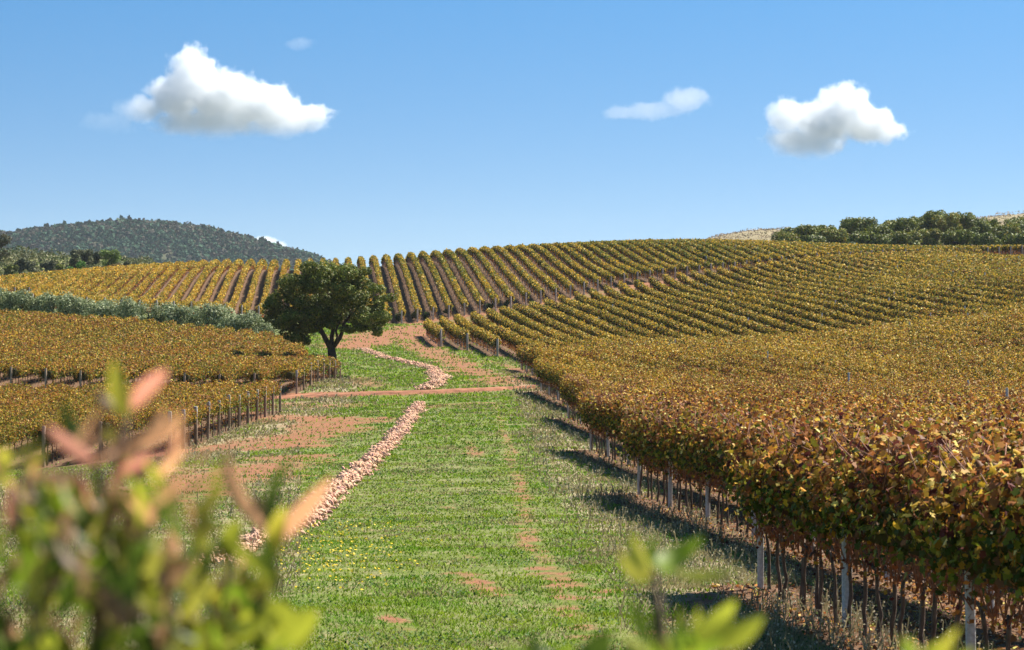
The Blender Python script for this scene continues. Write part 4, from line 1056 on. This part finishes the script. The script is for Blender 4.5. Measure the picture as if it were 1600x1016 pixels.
shrub('blurred shrub with two long pink curved leaves, left of the grass', 400, 2.5,
      [(418, 830, 352, 690, 46, SALMON, 2.5, 2.45), (424, 850, 520, 745, 40, SALMON, 2.5, 2.46), (418, 840, 455, 712, 30, DGR, 2.52, 2.52), (425, 880, 445, 790, 46, YEL, 2.47, 2.47), (412, 830, 402, 770, 46, BRN, 2.53, 2.53), (330, 860, 318, 800, 56, LIME, 2.5, 2.46), (360, 880, 372, 810, 56, LIME, 2.48, 2.46), (335, 880, 315, 810, 44, YEL, 2.5, 2.5),
       (300, 930, 275, 860, 56, YEL, 2.5, 2.5), (395, 1010, 500, 955, 74, LIME, 2.48, 2.44), (330, 960, 400, 915, 44, SALMON, 2.5, 2.47), (255, 925, 220, 935, 56, YEL, 2.5, 2.47), (270, 900, 240, 850, 44, GRN, 2.5, 2.5)],
      [[(400, 1020, 2.52), (405, 940, 2.52), (420, 840, 2.5)], [(330, 1020, 2.5), (350, 950, 2.5), (360, 860, 2.48)], [(290, 1020, 2.52), (300, 940, 2.52), (330, 860, 2.5)], [(450, 1040, 2.5), (420, 1010, 2.5), (395, 985, 2.5)]],
      [(250, 440, 900, 1080, 62, [OLV, LIME, DGR, YEL, GRN, SALMON, BRN, BRN], .058), (330, 470, 960, 1080, 40, [GRN, LIME, LIME, DGR], .055)])
shrub('out of focus shoot with a fan of yellow-green leaves in front of the right vines', 1040, 2.55,
      [(1020, 905, 985, 832, 62, YEL, 2.55, 2.53), (1020, 905, 968, 858, 50, YEL, 2.55, 2.5), (1030, 890, 1100, 838, 56, GRN, 2.55, 2.6), (1045, 890, 1160, 882, 34, LIME, 2.55, 2.52), (1030, 890, 1025, 835, 40, GRN, 2.58, 2.58), (1090, 1005, 1195, 962, 62, LIME, 2.52, 2.48), (1075, 1000, 1150, 938, 44, LIME, 2.52, 2.5), (1050, 1010, 1020, 950, 46, GRN, 2.55, 2.55)],
      [[(1035, 1040, 2.55), (1030, 960, 2.55), (1022, 895, 2.55)], [(1070, 1060, 2.55), (1075, 1020, 2.54), (1085, 1000, 2.52)]],
      [(990, 1130, 1010, 1090, 26, [LIME, GRN, DGR], .05)])
shrub('low out of focus leaves poking up at the bottom edge below the grass', 860, 2.5,
      [(880, 1040, 830, 985, 50, DGR, 2.5, 2.5), (850, 1050, 790, 1000, 46, GRN, 2.5, 2.5), (900, 1040, 960, 985, 46, DGR, 2.5, 2.5)],
      [[(870, 1100, 2.5), (872, 1070, 2.5), (878, 1040, 2.5)]], [(800, 960, 1040, 1110, 24, [DGR, GRN], .05)])
shrub('low out of focus yellow leaves poking up at the bottom right corner', 1450, 2.5,
      [(1460, 1040, 1405, 995, 44, YEL, 2.5, 2.5), (1480, 1040, 1500, 980, 44, YEL, 2.5, 2.48), (1440, 1050, 1480, 1000, 40, LIME, 2.5, 2.5)],
      [[(1460, 1100, 2.5), (1462, 1070, 2.5), (1466, 1040, 2.5)]], [(1400, 1520, 1050, 1110, 20, [LIME, GRN], .05)])

# ------------------------------------------------------------------ clouds (real volumes far away in the sky)
def cloud(label, cx, cy, D, blobs, dens, noise_amp, noise_scale, thin=None, base=None, group=None):
    """blobs in photo pixels relative to the frame: (px, py, rx, ry); depth like width"""
    k = D / F
    loc = np.array([(cx - 800) * k, D, ZC + (508 - cy) * k])
    B = [((px - cx) * k, (cy - py) * k, rx * k, ry * k) for px, py, rx, ry in blobs]
    x0 = min(b[0] - b[2] * 1.25 for b in B); x1 = max(b[0] + b[2] * 1.25 for b in B); z0 = min(b[1] - b[3] * 1.25 for b in B); z1 = max(b[1] + b[3] * 1.25 for b in B)
    dy = max(min(b[2], b[3] * 1.5) for b in B) * 1.25
    V = np.array([(x, y, z) for x in (x0, x1) for y in (-dy, dy) for z in (z0, z1)])
    Qs = np.array([[0, 1, 3, 2], [4, 6, 7, 5], [0, 4, 5, 1], [2, 3, 7, 6], [0, 2, 6, 4], [1, 5, 7, 3]])
    m, n, l = nodes('cloud_vapour'); n.remove(n['Principled BSDF'])
    tc = n.new('ShaderNodeTexCoord'); acc = None
    for bx, bz, rx, rz in B:
        s = n.new('ShaderNodeVectorMath'); s.operation = 'SUBTRACT'; s.inputs[1].default_value = (bx, 0, bz); l.new(tc.outputs['Object'], s.inputs[0])
        d = n.new('ShaderNodeVectorMath'); d.operation = 'MULTIPLY'; ry = min(rx, rz * 1.5); d.inputs[1].default_value = (1 / rx, 1 / ry, 1 / rz); l.new(s.outputs[0], d.inputs[0])
        le = n.new('ShaderNodeVectorMath'); le.operation = 'LENGTH'; l.new(d.outputs[0], le.inputs[0])
        one = n.new('ShaderNodeMath'); one.operation = 'SUBTRACT'; one.inputs[0].default_value = 1.0; l.new(le.outputs['Value'], one.inputs[1])
        if acc is None: acc = one.outputs[0]
        else:
            mx = n.new('ShaderNodeMath'); mx.operation = 'SMOOTH_MAX'; mx.inputs[2].default_value = .12; l.new(acc, mx.inputs[0]); l.new(one.outputs[0], mx.inputs[1]); acc = mx.outputs[0]
    nz = n.new('ShaderNodeTexNoise'); nz.inputs['Scale'].default_value = noise_scale / k; nz.inputs['Detail'].default_value = 8; nz.inputs['Roughness'].default_value = .62
    l.new(tc.outputs['Object'], nz.inputs[0])
    a = n.new('ShaderNodeMath'); a.operation = 'MULTIPLY_ADD'; a.inputs[1].default_value = noise_amp; a.inputs[2].default_value = -noise_amp * .52; l.new(nz.outputs[0], a.inputs[0])
    ad = n.new('ShaderNodeMath'); ad.operation = 'ADD'; l.new(acc, ad.inputs[0]); l.new(a.outputs[0], ad.inputs[1])
    mr = n.new('ShaderNodeMapRange'); mr.interpolation_type = 'SMOOTHSTEP'; mr.inputs[1].default_value = .08; mr.inputs[2].default_value = .42; mr.inputs[4].default_value = dens; l.new(ad.outputs[0], mr.inputs[0])
    pv = n.new('ShaderNodeVolumePrincipled'); pv.inputs['Color'].default_value = (.975, .99, 1.0, 1); pv.inputs['Anisotropy'].default_value = .0
    dn = mr.outputs[0]
    if thin:            # the windward side dissolves into thin shreds
        sx = n.new('ShaderNodeSeparateXYZ'); l.new(tc.outputs['Object'], sx.inputs[0])
        tr = n.new('ShaderNodeMapRange'); tr.interpolation_type = 'SMOOTHSTEP'; tr.inputs[1].default_value = (thin[0] - cx) * k; tr.inputs[2].default_value = (thin[1] - cx) * k; tr.inputs[3].default_value = thin[2]; l.new(sx.outputs[0], tr.inputs[0])
        mu = n.new('ShaderNodeMath'); mu.operation = 'MULTIPLY'; l.new(dn, mu.inputs[0]); l.new(tr.outputs[0], mu.inputs[1]); dn = mu.outputs[0]
    if base:            # base thinned so sky shows through, standing in for its blue shade
        sz = n.new('ShaderNodeSeparateXYZ'); l.new(tc.outputs['Object'], sz.inputs[0])
        tz = n.new('ShaderNodeMapRange'); tz.interpolation_type = 'SMOOTHSTEP'; tz.inputs[1].default_value = (cy - base[0]) * k; tz.inputs[2].default_value = (cy - base[1]) * k; tz.inputs[3].default_value = base[2]; l.new(sz.outputs[2], tz.inputs[0])
        mb = n.new('ShaderNodeMath'); mb.operation = 'MULTIPLY'; l.new(dn, mb.inputs[0]); l.new(tz.outputs[0], mb.inputs[1]); dn = mb.outputs[0]
    l.new(dn, pv.inputs['Density']); l.new(pv.outputs[0], n['Material Output'].inputs['Volume'])
    m.cycles.volume_step_rate = .12
    o = link('cloud', mesh_np('cloud', V, [Qs], m)); o.location = loc
    return tag(o, label, 'cloud', group or 'fair weather clouds')
CD = 3500.0
cloud('large white cumulus cloud high on the left with grey base', 350, 155, CD,
      [(300, 112, 44, 46), (280, 150, 60, 46), (345, 150, 78, 52), (400, 168, 84, 44), (455, 188, 74, 30), (330, 194, 130, 30), (215, 172, 50, 28), (170, 192, 56, 22), (430, 196, 90, 26)], .062, 1.6, .036, thin=(185, 285, .06), base=(222, 165, .06))
cloud('smaller white cumulus cloud high on the right with grey base', 1300, 195, CD,
      [(1320, 168, 54, 44), (1290, 192, 66, 44), (1350, 194, 60, 36), (1226, 182, 36, 38), (1245, 222, 64, 28), (1382, 206, 44, 22), (1260, 228, 80, 26)], .062, 1.6, .038, thin=(1190, 1250, .4), base=(256, 200, .06))
cloud('thin wispy grey-white cloud between the two cumulus clouds', 1030, 165, CD,
      [(1072, 156, 46, 26), (1020, 172, 66, 18), (975, 177, 44, 15)], .011, 1.5, .034)
cloud('small white cloud low behind the right slope of the wooded hill', 412, 382, 4200, [(412, 378, 28, 12), (425, 386, 30, 12)], .05, .9, .05)
cloud('tiny faint cloud scrap near the top left', 468, 68, CD, [(468, 68, 28, 13)], .005, 1.5, .05)
S.cycles.volume_step_rate = 1.0

# ------------------------------------------------------------------ air
hb = np.array([(x, y, z) for x in (-950.0, 700.0) for y in (-60.0, 3200.0) for z in (-16.0, 140.0)])
M_AIR, n_, l_ = nodes('air'); n_.remove(n_['Principled BSDF'])
pv = n_.new('ShaderNodeVolumePrincipled'); pv.inputs['Color'].default_value = (.78, .88, 1.0, 1); pv.inputs['Density'].default_value = .00004; pv.inputs['Anisotropy'].default_value = 0.0
l_.new(pv.outputs[0], n_['Material Output'].inputs['Volume'])
tag(link('haze', mesh_np('haze', hb, [np.array([[0, 1, 3, 2], [4, 6, 7, 5], [0, 4, 5, 1], [2, 3, 7, 6], [0, 2, 6, 4], [1, 5, 7, 3]])], M_AIR)), 'thin blue air between the vines and the distant hill', 'haze', kind='stuff')
